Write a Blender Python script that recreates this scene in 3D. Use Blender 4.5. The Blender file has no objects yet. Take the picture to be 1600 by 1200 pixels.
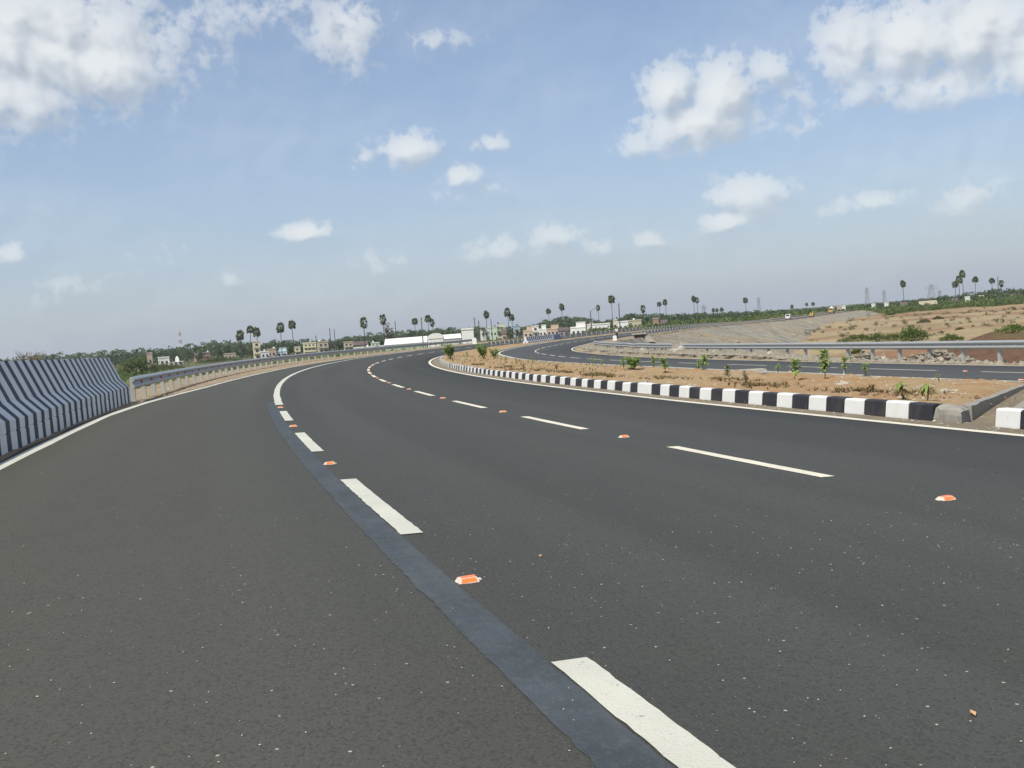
import bpy, bmesh, math, random
import numpy as np
from mathutils import Vector, Matrix, noise as mnoise
rnd = random.Random(7)
rng = np.random.default_rng(7)
scene = bpy.context.scene
COL = scene.collection

# ------------------------------------------------------------------ camera
ROLL, PITCH, FPX = 0.07651, 0.0578, 1534.79
EYE = 8.0                                   # eye height above the plain, metres
cam_data = bpy.data.cameras.new('camera')
cam_data.sensor_fit = 'HORIZONTAL'; cam_data.sensor_width = 36.0
cam_data.lens = 36.0 * FPX / 1600.0
cam_data.clip_start = 0.1; cam_data.clip_end = 20000.0
cam = bpy.data.objects.new('camera', cam_data); COL.objects.link(cam)
cam.matrix_world = (Matrix.Translation((0, 0, EYE)) @ Matrix.Rotation(math.pi / 2 - PITCH, 4, 'X')
                    @ Matrix.Rotation(-ROLL, 4, 'Z'))
scene.camera = cam

# ------------------------------------------------------------------ sun, sky, exposure
SUN_EL, SUN_AZ = math.radians(54), math.radians(-142)
sun_data = bpy.data.lights.new('sun', 'SUN'); sun_data.energy = 3.6; sun_data.angle = math.radians(0.5)
sun_data.color = (1.0, 0.95, 0.86)
sun = bpy.data.objects.new('sun', sun_data); COL.objects.link(sun)
sdir = Vector((math.sin(SUN_AZ) * math.cos(SUN_EL), math.cos(SUN_AZ) * math.cos(SUN_EL), math.sin(SUN_EL)))
sun.rotation_euler = sdir.to_track_quat('Z', 'Y').to_euler()
sun.location = sdir * 400
scene.view_settings.view_transform = 'Standard'; scene.view_settings.look = 'None'
scene.view_settings.gamma = 1.0; scene.view_settings.exposure = 0.38
scene.view_settings.use_curve_mapping = False
HAZE = 0.00011
scene.cycles.volume_max_steps = 16
scene.cycles.max_bounces = 6; scene.cycles.volume_bounces = 0

world = bpy.data.worlds.new('World'); scene.world = world; world.use_nodes = True

class G:
    """small node-graph helper"""
    def __init__(s, nt): s.nt = nt
    def n(s, t, **kw):
        nd = s.nt.nodes.new(t)
        for k, v in kw.items(): setattr(nd, k, v)
        return nd
    def put(s, sock, v):
        if isinstance(v, bpy.types.NodeSocket): s.nt.links.new(v, sock)
        elif v is not None: sock.default_value = v
    def m(s, op, a, b=None, c=None, clamp=False):
        nd = s.n('ShaderNodeMath', operation=op, use_clamp=clamp)
        s.put(nd.inputs[0], a); s.put(nd.inputs[1], b); s.put(nd.inputs[2], c)
        return nd.outputs[0]
    def v(s, op, a, b=None):
        nd = s.n('ShaderNodeVectorMath', operation=op); s.put(nd.inputs[0], a); s.put(nd.inputs[1], b)
        return nd.outputs['Value'] if op in ('LENGTH', 'DOT_PRODUCT', 'DISTANCE') else nd.outputs[0]
    def mr(s, x, a, b, c=0.0, d=1.0, smooth=False):
        nd = s.n('ShaderNodeMapRange'); nd.interpolation_type = 'SMOOTHSTEP' if smooth else 'LINEAR'
        s.put(nd.inputs['Value'], x); s.put(nd.inputs['From Min'], a); s.put(nd.inputs['From Max'], b)
        s.put(nd.inputs['To Min'], c); s.put(nd.inputs['To Max'], d)
        return nd.outputs[0]
    def mix(s, f, a, b, mode='MIX'):
        nd = s.n('ShaderNodeMix', data_type='RGBA', blend_type=mode)
        s.put(nd.inputs[0], f)
        for i, c in ((6, a), (7, b)):
            s.put(nd.inputs[i], (*c, 1.0) if isinstance(c, tuple) and len(c) == 3 else c)
        return nd.outputs[2]
    def noise(s, vec, scale, detail=3.0, rough=0.55, dist=0.0):
        nd = s.n('ShaderNodeTexNoise'); s.put(nd.inputs['Vector'], vec)
        nd.inputs['Scale'].default_value = scale; nd.inputs['Detail'].default_value = detail
        nd.inputs['Roughness'].default_value = rough; nd.inputs['Distortion'].default_value = dist
        return nd.outputs['Fac']

# clouds: (azimuth, elevation, half width, half height in degrees, weight)
CLOUDS = [(-23.97, 16.42, 7.48, 3.37, 1), (-21.3, 15.28, 4.11, 2.24, 1), (-25.45, 13.61, 3.37, 1.87, 0.9), (-18.73, 15.33, 2.24, 1.87, 0.6), (-15.21, 17.27, 3.37, 2.24, 0.5), (-7.9, 16.85, 2.24, 2.06, 0.8), (-11.69, 18.06, 5.98, 1.5, 0.45), (-2.88, 16.14, 2.24, 0.82, 0.5), (-4.84, 10.42, 1.87, 1.05, 0.85), (-7.41, 10.21, 0.82, 1.05, 0.5), (-0.05, 10.46, 1.31, 0.67, 0.6), (-2.03, 8.82, 1.31, 0.75, 0.75), (-1.73, 7.91, 2.99, 0.6, 0.45), (-11.18, 6.23, 1.57, 0.56, 0.75), (-26.37, 5.8, 1.05, 0.67, 0.5), (-23.99, 3.69, 2.06, 0.93, 0.33), (-19.38, 4.99, 2.62, 1.12, 0.25), (-15.43, 3.9, 0.75, 0.52, 0.35), (-7.19, 4.28, 2.24, 0.93, 0.33), (-0.14, 4.51, 2.24, 1.05, 0.42), (3.24, 4.98, 2.06, 1.05, 0.48), (5.77, 4.23, 1.31, 0.56, 0.42), (8.53, 4.35, 1.12, 0.56, 0.5), (10.17, 12.49, 1.68, 1.57, 0.95), (13.15, 11.97, 2.06, 2.06, 1), (11.64, 10.44, 3.55, 1.5, 0.95), (15.64, 12.83, 1.5, 1.31, 0.7), (16.91, 11.32, 1.5, 1.5, 0.5), (8.36, 9.74, 1.5, 1.05, 0.6), (17.84, 9.86, 2.24, 0.93, 0.4), (20.03, 13.49, 2.24, 2.24, 0.9), (22.91, 13.33, 2.99, 2.24, 1), (26.26, 13.04, 3.37, 2.62, 1), (24.64, 10.82, 5.24, 1.31, 0.75), (20.55, 11.14, 1.68, 0.93, 0.6), (29.68, 12.07, 3.74, 2.99, 1), (14.02, 6.34, 2.43, 1.2, 0.62), (12.88, 5.03, 1.5, 0.67, 0.7), (15.18, 5.33, 1.87, 1.12, 0.4), (21.61, 6.67, 0.75, 0.6, 0.38), (20.57, 5.27, 2.24, 0.56, 0.48), (18.9, 4.94, 1.5, 0.56, 0.33), (25.58, 4.84, 2.24, 1.12, 0.42)]
def build_world():
    nt = world.node_tree; g = G(nt); bg = nt.nodes['Background']
    sky = g.n('ShaderNodeTexSky', sky_type='NISHITA', sun_disc=False)
    sky.sun_elevation = SUN_EL; sky.sun_rotation = SUN_AZ
    sky.altitude = 0; sky.air_density = SKY_AIR; sky.dust_density = SKY_DUST; sky.ozone_density = SKY_OZONE
    d = g.n('ShaderNodeTexCoord').outputs['Generated']
    sp = g.n('ShaderNodeSeparateXYZ'); g.put(sp.inputs[0], d); x, y, z = sp.outputs
    deg = 180 / math.pi
    az = g.m('MULTIPLY', g.m('ARCTAN2', x, y), deg)
    el = g.m('MULTIPLY', g.m('ARCSINE', z), deg)
    # the same field of clouds goes on all round the sky (mirrored every 60 degrees, and upwards every 20)
    azf = g.m('SUBTRACT', g.m('PINGPONG', g.m('ADD', az, 390.0), 60.0), 30.0)
    elf = g.m('PINGPONG', el, 18.5)
    cv = g.n('ShaderNodeCombineXYZ'); g.put(cv.inputs[0], azf); g.put(cv.inputs[1], elf)
    p = cv.outputs[0]
    def blobs(q):
        tot = None
        for a, e, rx, ry, w in CLOUDS:
            u = g.v('MULTIPLY', g.v('SUBTRACT', q, (a, e, 0)), (0.80 / rx, 0.80 / ry, 0))
            bl = g.m('MULTIPLY', g.m('POWER', 2.718, g.m('MULTIPLY', g.v('DOT_PRODUCT', u, u), -1.0)), min(1.0, w ** .8 * (1.3 if e < 6.6 else 1.0)))
            tot = bl if tot is None else g.m('SMOOTH_MAX', tot, bl, 0.18)
        return tot
    def billow(q, det): return g.m('SUBTRACT', g.noise(q, 0.58, det, 0.52, 0.15), 0.5)
    tot = blobs(p); n1 = g.m('ADD', g.m('MULTIPLY', billow(p, 6), 0.8), g.m('MULTIPLY', g.m('SUBTRACT', g.noise(p, 1.5, 6, 0.55, 0.1), 0.5), 0.95))
    fld = g.m('ADD', tot, g.m('MULTIPLY', n1, 1.35))
    dens = g.m('MULTIPLY', g.mr(fld, 0.25, 0.70, 0, 1, True), g.mr(tot, 0.12, 0.95, 0.12, 1.0))
    # towards the light the cloud thins out on its lit side and thickens on its shaded side
    q = g.v('ADD', p, (-0.45, 0.75, 0))
    fl2 = g.m('ADD', blobs(q), g.m('MULTIPLY', billow(q, 2.5), .9))
    lit = g.mr(g.m('SUBTRACT', g.m('ADD', tot, g.m('MULTIPLY', billow(p, 2.5), .9)), fl2), -0.36, 0.22, 0, 1, True)
    veil = g.m('MULTIPLY', g.mr(g.noise(g.v('MULTIPLY', p, (0.4, 1.0, 1.0)), 0.22, 4, 0.5), 0.36, 0.78), 0.18)
    ccol = g.mix(lit, CLOUD_DARK, CLOUD_LIT)
    f = g.m('MAXIMUM', g.m('MULTIPLY', dens, 0.88), veil)
    f = g.m('MULTIPLY', f, g.mr(el, 0.5, 9.0, 0.62, 1.0))
    skyc = g.mix(1.0, sky.outputs[0], (SKY_STRENGTH * 1.0, SKY_STRENGTH * .97, SKY_STRENGTH * .99), 'MULTIPLY')
    skyc = g.mix(0.22, skyc, (.285, .345, .40))
    # pale aerosol layer thickening towards the horizon
    ha = g.m('MULTIPLY', g.m('POWER', 2.718, g.m('DIVIDE', g.m('MAXIMUM', el, 0.0), -9.0)), 0.88)
    skyc = g.mix(ha, skyc, (.312, .356, .425))
    g.put(bg.inputs[0], g.mix(f, skyc, ccol)); bg.inputs[1].default_value = 1.0
SKY_AIR, SKY_DUST, SKY_OZONE, SKY_STRENGTH = 1.0, 0.6, 3.0, 0.115
CLOUD_DARK, CLOUD_LIT = (0.37, 0.41, 0.46), (0.66, 0.68, 0.68)
build_world()

# ------------------------------------------------------------------ naming helpers
def tag(o, label=None, cat=None, group=None, kind=None):
    for k, v in (('label', label), ('category', cat), ('group', group), ('kind', kind)):
        if v: o[k] = v
    return o
def empty(name, loc=(0, 0, 0), rz=0.0):
    o = bpy.data.objects.new(name, None); COL.objects.link(o)
    o.location = loc; o.rotation_euler = (0, 0, rz); o.empty_display_size = 0.2
    return o
def link(name, me, parent=None, loc=None, rot=None, scale=None):
    o = bpy.data.objects.new(name, me); COL.objects.link(o)
    if parent is not None: o.parent = parent
    if loc is not None: o.location = loc
    if rot is not None: o.rotation_euler = rot
    if scale is not None: o.scale = scale
    return o
def copy_tree(o, parent=None):
    c = o.copy(); COL.objects.link(c); c.parent = parent
    for ch in o.children: copy_tree(ch, c)
    return c

class MB:
    """collects geometry for ONE mesh"""
    def __init__(s): s.v = []; s.f = []; s.mi = []; s.uv = None
    def add(s, vs, fs, mi=0):
        b = len(s.v); s.v += [tuple(map(float, q)) for q in vs]
        s.f += [tuple(b + i for i in f) for f in fs]; s.mi += [mi] * len(fs)
    def box(s, c, d, mi=0, rz=0.0, taper=1.0):
        x, y, z = (q / 2 for q in d); P = []
        for sz in (-1, 1):
            t = taper if sz > 0 else 1.0
            for sx, sy in ((-1, -1), (1, -1), (1, 1), (-1, 1)):
                a, b = sx * x * t, sy * y * t
                P.append((c[0] + a * math.cos(rz) - b * math.sin(rz), c[1] + a * math.sin(rz) + b * math.cos(rz), c[2] + sz * z))
        s.add(P, [(3, 2, 1, 0), (4, 5, 6, 7), (0, 1, 5, 4), (1, 2, 6, 5), (2, 3, 7, 6), (3, 0, 4, 7)], mi)
    def tube(s, pts, rad, k=6, mi=0):
        pts = [Vector(q) for q in pts]; n = len(pts)
        rad = [rad] * n if isinstance(rad, (int, float)) else rad
        P = []
        for i, q in enumerate(pts):
            t = (pts[min(i + 1, n - 1)] - pts[max(i - 1, 0)]).normalized()
            a = t.cross(Vector((0.13, 0.99, 0.05)) if abs(t.z) > .5 else Vector((0, 0, 1))).normalized(); b = t.cross(a)
            P += [q + (a * math.cos(2 * math.pi * j / k) + b * math.sin(2 * math.pi * j / k)) * rad[i] for j in range(k)]
        F = [(i * k + j, i * k + (j + 1) % k, (i + 1) * k + (j + 1) % k, (i + 1) * k + j) for i in range(n - 1) for j in range(k)]
        F += [tuple(range(k - 1, -1, -1)), tuple((n - 1) * k + j for j in range(k))]
        s.add(P, F, mi)
    def prism(s, poly, y0, y1, mi=0, axis='y'):
        n = len(poly)
        P = [(a, y0, b) for a, b in poly] + [(a, y1, b) for a, b in poly]
        if axis == 'x': P = [(q[1], q[0], q[2]) for q in P]
        s.add(P, [tuple(range(n)), tuple(range(2 * n - 1, n - 1, -1))] + [(i, i + n, (i + 1) % n + n, (i + 1) % n) for i in range(n)], mi)
    def mesh(s, name, mats, smooth=False):
        me = bpy.data.meshes.new(name); me.from_pydata(s.v, [], s.f)
        for m_ in (mats if isinstance(mats, (list, tuple)) else [mats]): me.materials.append(m_)
        me.polygons.foreach_set('material_index', s.mi)
        if smooth: me.polygons.foreach_set('use_smooth', [True] * len(s.f))
        bm = bmesh.new(); bm.from_mesh(me); bmesh.ops.recalc_face_normals(bm, faces=bm.faces); bm.to_mesh(me); bm.free()
        me.update(); return me
    def build(s, name, mats, parent=None, smooth=False, loc=None):
        return link(name, s.mesh(name, mats, smooth), parent, loc)

def quads_mesh(name, V, F, mats, uv=None, smooth=False, col=None):
    me = bpy.data.meshes.new(name)
    me.from_pydata([tuple(q) for q in np.asarray(V, float)], [], [tuple(int(i) for i in f) for f in F])
    for m_ in (mats if isinstance(mats, (list, tuple)) else [mats]): me.materials.append(m_)
    if uv is not None:
        l = me.uv_layers.new(name='UVMap'); idx = np.empty(len(me.loops), int); me.loops.foreach_get('vertex_index', idx)
        l.data.foreach_set('uv', np.asarray(uv, float)[idx].ravel())
    if col is not None:
        a = me.color_attributes.new('cover', 'FLOAT_COLOR', 'POINT')
        c4 = np.ones((len(V), 4)); c4[:, :col.shape[1]] = col; a.data.foreach_set('color', c4.ravel())
    if smooth: me.polygons.foreach_set('use_smooth', [True] * len(F))
    me.update(); return me
def grid_faces(a, b):
    i = np.arange(a - 1)[:, None] * b + np.arange(b - 1)[None]
    return np.stack([i, i + 1, i + b + 1, i + b], -1).reshape(-1, 4)

# ------------------------------------------------------------------ road alignment: s metres ahead, n metres to the right of the lane line
PNC, PPSI, PK0, PK1, PK2, PH, PE, PG, PC = 4.69394, -0.32827, 0.00386, -0.00337, 0.00873, 1.33194, 0.04789, -0.00569, -0.00005
SS = np.arange(-60, 780, 0.25)
def _kappa(s):
    k = PK0 + PK1 * s / 100 + PK2 * (s / 100) ** 2
    k = np.where(s < 0, PK0, k)
    k88 = PK0 + PK1 * .88 + PK2 * .88 ** 2
    t = np.clip((s - 88) / 62, 0, 1)
    k = np.where(s > 88, k88 * (1 - t) + .0004 * t, k)
    return k + np.clip((s - 520) / 80, 0, 1) * .001
_k = _kappa(SS); _i0 = int(np.argmin(abs(SS)))
PSI = np.cumsum(_k) * .25; PSI = PSI - PSI[_i0] + PPSI
RX = np.cumsum(np.sin(PSI)) * .25; RY = np.cumsum(np.cos(PSI)) * .25
RX = RX - RX[_i0] + PNC * math.cos(PPSI); RY = RY - RY[_i0] - PNC * math.sin(PPSI)
def rz_(s, n):
    s = np.asarray(s, float); t = np.clip((s - 140) / 80, 0, 1); e = PE * (1 - t) + .02 * t
    s2 = np.minimum(s, 420)
    d = np.clip((s - 150) / 260, 0, 1)
    return EYE - PH - e * n + PG * s2 + .5 * PC * s2 ** 2 / 100 - 1.4 * d * d * (3 - 2 * d)
def W(s, n, dz=0.0):
    s = np.asarray(s, float); psi = np.interp(s, SS, PSI)
    return np.stack(np.broadcast_arrays(np.interp(s, SS, RX) + n * np.cos(psi), np.interp(s, SS, RY) - n * np.sin(psi), rz_(s, n) + dz), -1)
def head(s): return float(np.interp(s, SS, PSI))           # bearing, radians to the right of +Y
def lin(t): 
    a, b = zip(*t); return lambda s: np.interp(s, a, b)
nA = lin([(-60, -6.8), (20, -6.8), (25, -6.6), (34, -5.95), (48, -5.4), (65, -4.95), (85, -4.4), (110, -4.0), (800, -4.0)])
nFar = lin([(-60, 19.2), (0, 18.8), (20, 18.5), (36, 18.2), (48, 17.4), (60, 16.5), (75, 15.7), (86, 14.7), (98, 13.9), (115, 13.2), (134, 12.1), (150, 12.1), (200, 13.0), (800, 13.0)])
def nNear(s): return nFar(s) - 6.75
nMid = lambda s: nFar(s) - 3.45
nRail = lin([(-60, -7.1), (70, -7.0), (90, -6.4), (110, -5.7), (800, -5.6)])
def nKerb(s): return 4.08 + 0 * np.asarray(s, float)

# ------------------------------------------------------------------ placement tables: world metres
PALMS=[(-174.3, 640.0, 20.28, 2.92, 1, 'short bushy palmyra palm leading the left group of three behind the guardrail'), (-157.3, 600.0, 22.17, 2.55, 0, 'middle palmyra palm of the left group of three, beside the cream tower house'), (-152.6, 600.0, 20.63, 2.74, 2, 'right-hand palmyra palm of the left group of three, in front of the cream tower house'), (-138.5, 600.0, 22.29, 2.74, 1, 'left palmyra palm of the pair above the pale blue house'), (-131.0, 600.0, 23.28, 2.55, 2, 'right and taller palmyra palm of the pair above the pale blue house'), (-89.2, 610.0, 22.15, 2.99, 3, 'lone palmyra palm with hanging dry fronds left of the ragged palm cluster'), (-75.2, 600.0, 22.52, 2.55, 3, 'tallest palm of the ragged cluster at the end of the white shed'), (-73.2, 600.0, 18.07, 2.15, 4, 'dark ragged palm in the middle of the cluster by the white shed'), (-71.1, 600.0, 14.79, 1.96, 4, 'lowest dark ragged palm on the right of the cluster by the white shed'), (-58.6, 620.0, 19.12, 2.23, 0, 'single palmyra palm standing in front of the long white shed'), (-50.0, 620.0, 20.48, 2.43, 0, 'taller palmyra palm of the pair beside the round-roofed white hall'), (-47.4, 620.0, 17.46, 2.02, 3, 'shorter palmyra palm of the pair beside the round-roofed white hall'), (-13.7, 640.0, 20.48, 2.3, 2, 'single palmyra palm just right of the big white block'), (0.9, 640.0, 21.44, 2.51, 1, 'taller palm of the overlapping pair between the white block and the wooded hill'), (3.1, 640.0, 17.11, 2.09, 2, 'lower darker palm of the overlapping pair between the white block and the wooded hill'), (29.2, 680.0, 19.68, 2.0, 0, 'upright palmyra palm in front of the wooded hill'), (37.8, 680.0, 22.12, 2.22, 2, 'leaning palmyra palm above the right end of the wooded hill'), (65.1, 700.0, 19.62, 1.83, 3, 'small-headed palmyra palm behind the white domed house'), (66.2, 620.0, 24.08, 2.43, 2, 'tall full-headed palmyra palm beside the bare pole near the road centre'), (96.9, 700.0, 17.19, 2.28, 3, 'palmyra palm with hanging fronds above the dark rounded trees'), (112.0, 720.0, 18.85, 1.88, 0, 'shorter palmyra palm of the pair above the red brick house'), (116.8, 720.0, 20.36, 2.0, 1, 'taller palmyra palm of the pair above the red brick house'), (133.2, 700.0, 20.78, 2.06, 2, 'front palm of the close pair over the far guardrail'), (137.3, 710.0, 19.87, 1.85, 3, 'rear palm of the close pair over the far guardrail'), (175.2, 720.0, 17.29, 2.0, 2, 'lone round-headed palmyra palm left of the white van'), (278.7, 690.0, 20.31, 2.25, 2, 'lone palmyra palm standing over the brown field'), (278.5, 610.0, 16.24, 1.99, 2, 'lowest palm of the clump of three on the right skyline'), (281.0, 610.0, 19.21, 2.19, 1, 'middle palm of the clump of three on the right skyline'), (283.4, 610.0, 22.59, 2.19, 1, 'tallest palm of the clump of three on the right skyline'), (300.0, 630.0, 18.43, 2.06, 0, 'palmyra palm just right of the clump of three'), (320.9, 650.0, 17.05, 2.02, 0, 'palmyra palm left of the thin pole on the right skyline'), (332.4, 660.0, 14.97, 1.94, 3, 'palmyra palm right of the thin pole on the right skyline'), (209.5, 1000.0, 12.12, 1.96, 2, 'leftmost of three tiny distant palms beyond the far road'), (213.4, 1000.0, 11.82, 1.96, 0, 'middle of three tiny distant palms beyond the far road'), (218.0, 1000.0, 12.44, 2.28, 0, 'rightmost of three tiny distant palms beyond the far road'), (289.6, 1000.0, 9.57, 1.96, 2, 'tiny distant palm just right of the white van'), (304.7, 1000.0, 10.37, 1.63, 2, 'tiny distant palm above the yellow excavator'), (311.2, 1000.0, 10.53, 1.96, 0, 'tiny distant palm between the excavator and the small white hut')]
HOUSES=[(-153.6, 600.0, 10.95, 4.3, 'block', 'cream', 'narrow cream three-storey tower house behind the left palms', 3), (-149.0, 600.0, 4.33, 5.1, 'flat', 'white', 'low white wall house right of the cream tower house', 1), (-148.4, 615.0, 5.51, 5.6, 'flat', 'salmon', 'small salmon house beside the pale blue house', 1), (-143.6, 620.0, 6.05, 6.9, 'step', 'skyblue', 'pale blue and white stepped house below the pair of palms', 2), (-137.7, 640.0, 5.38, 4.2, 'flat', 'cream', 'small cream house half hidden by trees left of the cream apartment house', 2), (-121.1, 600.0, 7.48, 7.8, 'flat', 'paleyellow', 'pale yellow apartment house with three floors of balconies', 3), (-124.6, 660.0, 7.63, 6.9, 'flat', 'ochre', 'ochre house with arched openings behind the apartment house', 2), (-107.5, 660.0, 6.1, 6.0, 'flat', 'ochre', 'ochre two-storey house behind the left guardrail among trees', 2), (-100.8, 670.0, 6.09, 9.6, 'gable', 'tan', 'tan house with dark sloping roof behind the long low white house', 2), (-87.0, 620.0, 2.2, 21.4, 'flat', 'white', 'long low white house with a row of dark windows', 1), (-92.0, 680.0, 4.17, 5.8, 'flat', 'palegreen', 'small pale green house above the long low white house', 2), (-58.3, 560.0, 6.61, 23.4, 'shed', 'white', 'long white shed with green lower walls behind the palms', 1), (-41.4, 560.0, 7.87, 8.8, 'barrel', 'white', 'round-roofed white hall at the end of the long shed', 1), (-34.5, 600.0, 6.32, 10.6, 'gable', 'white', 'long white house with zigzag roof between hall and white block', 1), (-17.2, 420.0, 8.35, 5.1, 'plain', 'white', 'big plain white block at the end of the left guardrail', 1), (-16.7, 700.0, 8.8, 5.9, 'flat', 'white', 'small white house right of the big white block', 1), (-10.4, 690.0, 8.55, 5.4, 'flat', 'palegreen', 'small pale green house right of the big white block', 1), (-6.1, 800.0, 11.31, 6.3, 'step', 'cream', 'cream house on rising ground behind the palm pair', 2), (-2.7, 640.0, 6.52, 3.3, 'gable', 'salmon', 'little salmon house beneath the palm pair', 1), (6.3, 700.0, 8.18, 4.6, 'flat', 'bluegrey', 'small blue grey house between palm pair and orange house', 1), (13.0, 640.0, 7.61, 6.3, 'step', 'orange', 'orange two-storey house left of the bright white houses', 2), (17.8, 640.0, 7.24, 4.2, 'flat', 'white', 'bright white house with dark doorway below the wooded hill', 2), (22.5, 640.0, 7.93, 5.0, 'step', 'white', 'taller bright white house below the wooded hill', 2), (29.5, 650.0, 7.41, 8.5, 'step', 'orange', 'wide orange and salmon house under the leaning palm', 2), (36.0, 640.0, 5.02, 6.7, 'gable', 'grey', 'grey roofed long house right of the wide orange house', 1), (40.1, 560.0, 7.83, 8.8, 'step', 'white', 'large white stepped house near the road centre', 2), (51.1, 600.0, 7.39, 3.9, 'barrel', 'tan', 'domed tan house beside the dark electricity pole', 1), (53.7, 580.0, 5.58, 13.3, 'flat', 'white', 'long low white wall house beside the large stepped house', 1), (65.7, 560.0, 6.05, 6.2, 'flat', 'white', 'white house with dark window above the person on the road', 1), (69.8, 640.0, 7.22, 2.9, 'flat', 'cream', 'tiny cream house behind the bare pole', 1), (75.3, 580.0, 6.19, 7.2, 'flat', 'ochre', 'ochre flat house right of the white house above the person', 1), (90.4, 600.0, 6.34, 3.5, 'flat', 'brick', 'red brick house below the pair of palms by the far guardrail', 1), (94.8, 600.0, 5.22, 4.7, 'gable', 'brick', 'low brick shed with dark roof by the far guardrail', 1), (236.2, 700.0, 5.41, 2.5, 'flat', 'salmon', 'tiny salmon hut beside the small white hut on the far road skyline', 1), (239.1, 700.0, 5.64, 3.2, 'flat', 'white', 'small white hut on the far road skyline', 1), (238.6, 640.0, 6.81, 2.3, 'flat', 'white', 'tiny white hut among trees right of the yellow and white truck', 1), (247.0, 640.0, 5.96, 2.5, 'flat', 'white', 'tiny white hut among trees left of the lone field palm', 1), (254.0, 630.0, 5.98, 3.7, 'gable', 'salmon', 'salmon hut below the lone field palm', 1), (269.7, 630.0, 4.37, 9.9, 'shed', 'tan', 'long tan shed in the green belt behind the brown field', 1), (287.1, 630.0, 5.91, 3.3, 'gable', 'grey', 'low grey hut below the clump of three palms', 1), (295.1, 630.0, 4.89, 2.9, 'flat', 'white', 'tiny white hut right of the clump of three palms', 1), (304.1, 630.0, 5.02, 2.9, 'flat', 'cream', 'small cream hut in the green belt on the right', 1), (325.7, 630.0, 5.42, 4.9, 'gable', 'salmon', 'salmon hut at the right edge of the green belt', 1), (-204.4, 560.0, 8.67, 2.6, 'flat', 'salmon', 'small salmon house at the left edge of the village', 1), (-210.7, 600.0, 5.54, 5.9, 'flat', 'white', 'low white house left of the small white shrine', 1), (-203.4, 600.0, 5.96, 8.6, 'shrine', 'white', 'small white shrine building with a short tower', 1), (-221.7, 700.0, 6.93, 4.6, 'gable', 'salmon', 'brown roofed house below the red and white mast', 1), (-215.6, 700.0, 6.24, 5.9, 'flat', 'brick', 'brownish flat house right of the red and white mast', 1), (-187.3, 660.0, 4.47, 7.8, 'flat', 'tan', 'tan house half hidden left of the first palm', 1)]
POLES=[(-101.5, 520.0, 11.52, 'plain', 'dark utility pole beside the pale yellow apartment house'), (-101.0, 560.0, 15.35, 'plain', 'left utility pole of the faint pair above the green trees'), (-112.6, 640.0, 15.55, 'plain', 'right utility pole of the faint pair above the green trees'), (-68.2, 600.0, 16.91, 'plain', 'utility pole right of the ragged palm cluster'), (-41.7, 480.0, 16.02, 'cross', 'utility pole between the single palm and the palm pair'), (-16.5, 500.0, 14.29, 'cross', 'taller utility pole right of the big white block'), (-14.1, 480.0, 12.35, 'plain', 'shorter dark utility pole right of the big white block'), (-10.4, 640.0, 14.4, 'plain', 'thin pole right of the single palm'), (38.6, 640.0, 12.31, 'plain', 'pole in front of the wooded hill trees'), (40.7, 480.0, 12.84, 'arm', 'utility pole with a side arm beside the domed tan house'), (54.6, 480.0, 15.52, 'plain', 'bare pole right of the tall full-headed palm'), (300.1, 600.0, 16.05, 'plain', 'thin pole between two palms on the right skyline')]
MASTS=[(-365.7, 1100.0, 34.88, 3.6, 'red and white lattice mast rising over the left treeline'), (260.0, 1300.0, 18.11, 5.1, 'faint pylon right of the close palm pair'), (384.4, 1500.0, 24.91, 4.9, 'faint pylon right of the lone round-headed palm'), (549.8, 1500.0, 26.89, 5.9, 'faint tall pylon above the yellow and white truck'), (575.9, 1500.0, 21.0, 4.9, 'faint short pylon right of the tall faint pylon'), (605.2, 1400.0, 23.15, 11.0, 'faint wide pylon left of the clump of three palms'), (660.7, 1500.0, 14.53, 4.9, 'faint small pylon right of the wide pylon')]
SKYLINE=[(-0.5556, 0.00962), (-0.5166, 0.00793), (-0.4516, 0.00621), (-0.393, 0.00498), (-0.3603, 0.00574), (-0.3212, 0.00535), (-0.2916, 0.00829), (-0.2561, 0.00427), (-0.2171, 0.00323), (-0.1782, 0.00026), (-0.1519, 0.0028), (-0.1257, 0.00405), (-0.0997, 0.00336), (-0.0606, 0.00298), (-0.0217, -0.0), (0.0141, -0.00144), (0.0372, 0.00265), (0.057, 0.0057), (0.0828, 0.00177), (0.0989, -0.00206), (0.112, -0.00111), (0.1254, 0.00372), (0.1415, 0.00119), (0.174, 0.0), (0.2001, -0.00069), (0.2391, -0.00302), (0.2782, -0.00406), (0.3173, -0.00445), (0.3564, -0.00483), (0.3956, -0.00393), (0.4283, -0.00382), (0.461, -0.00177), (0.4937, 0.00028), (0.5263, 0.00039), (0.5916, 0.00061), (0.6307, 0.00087)]
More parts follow.
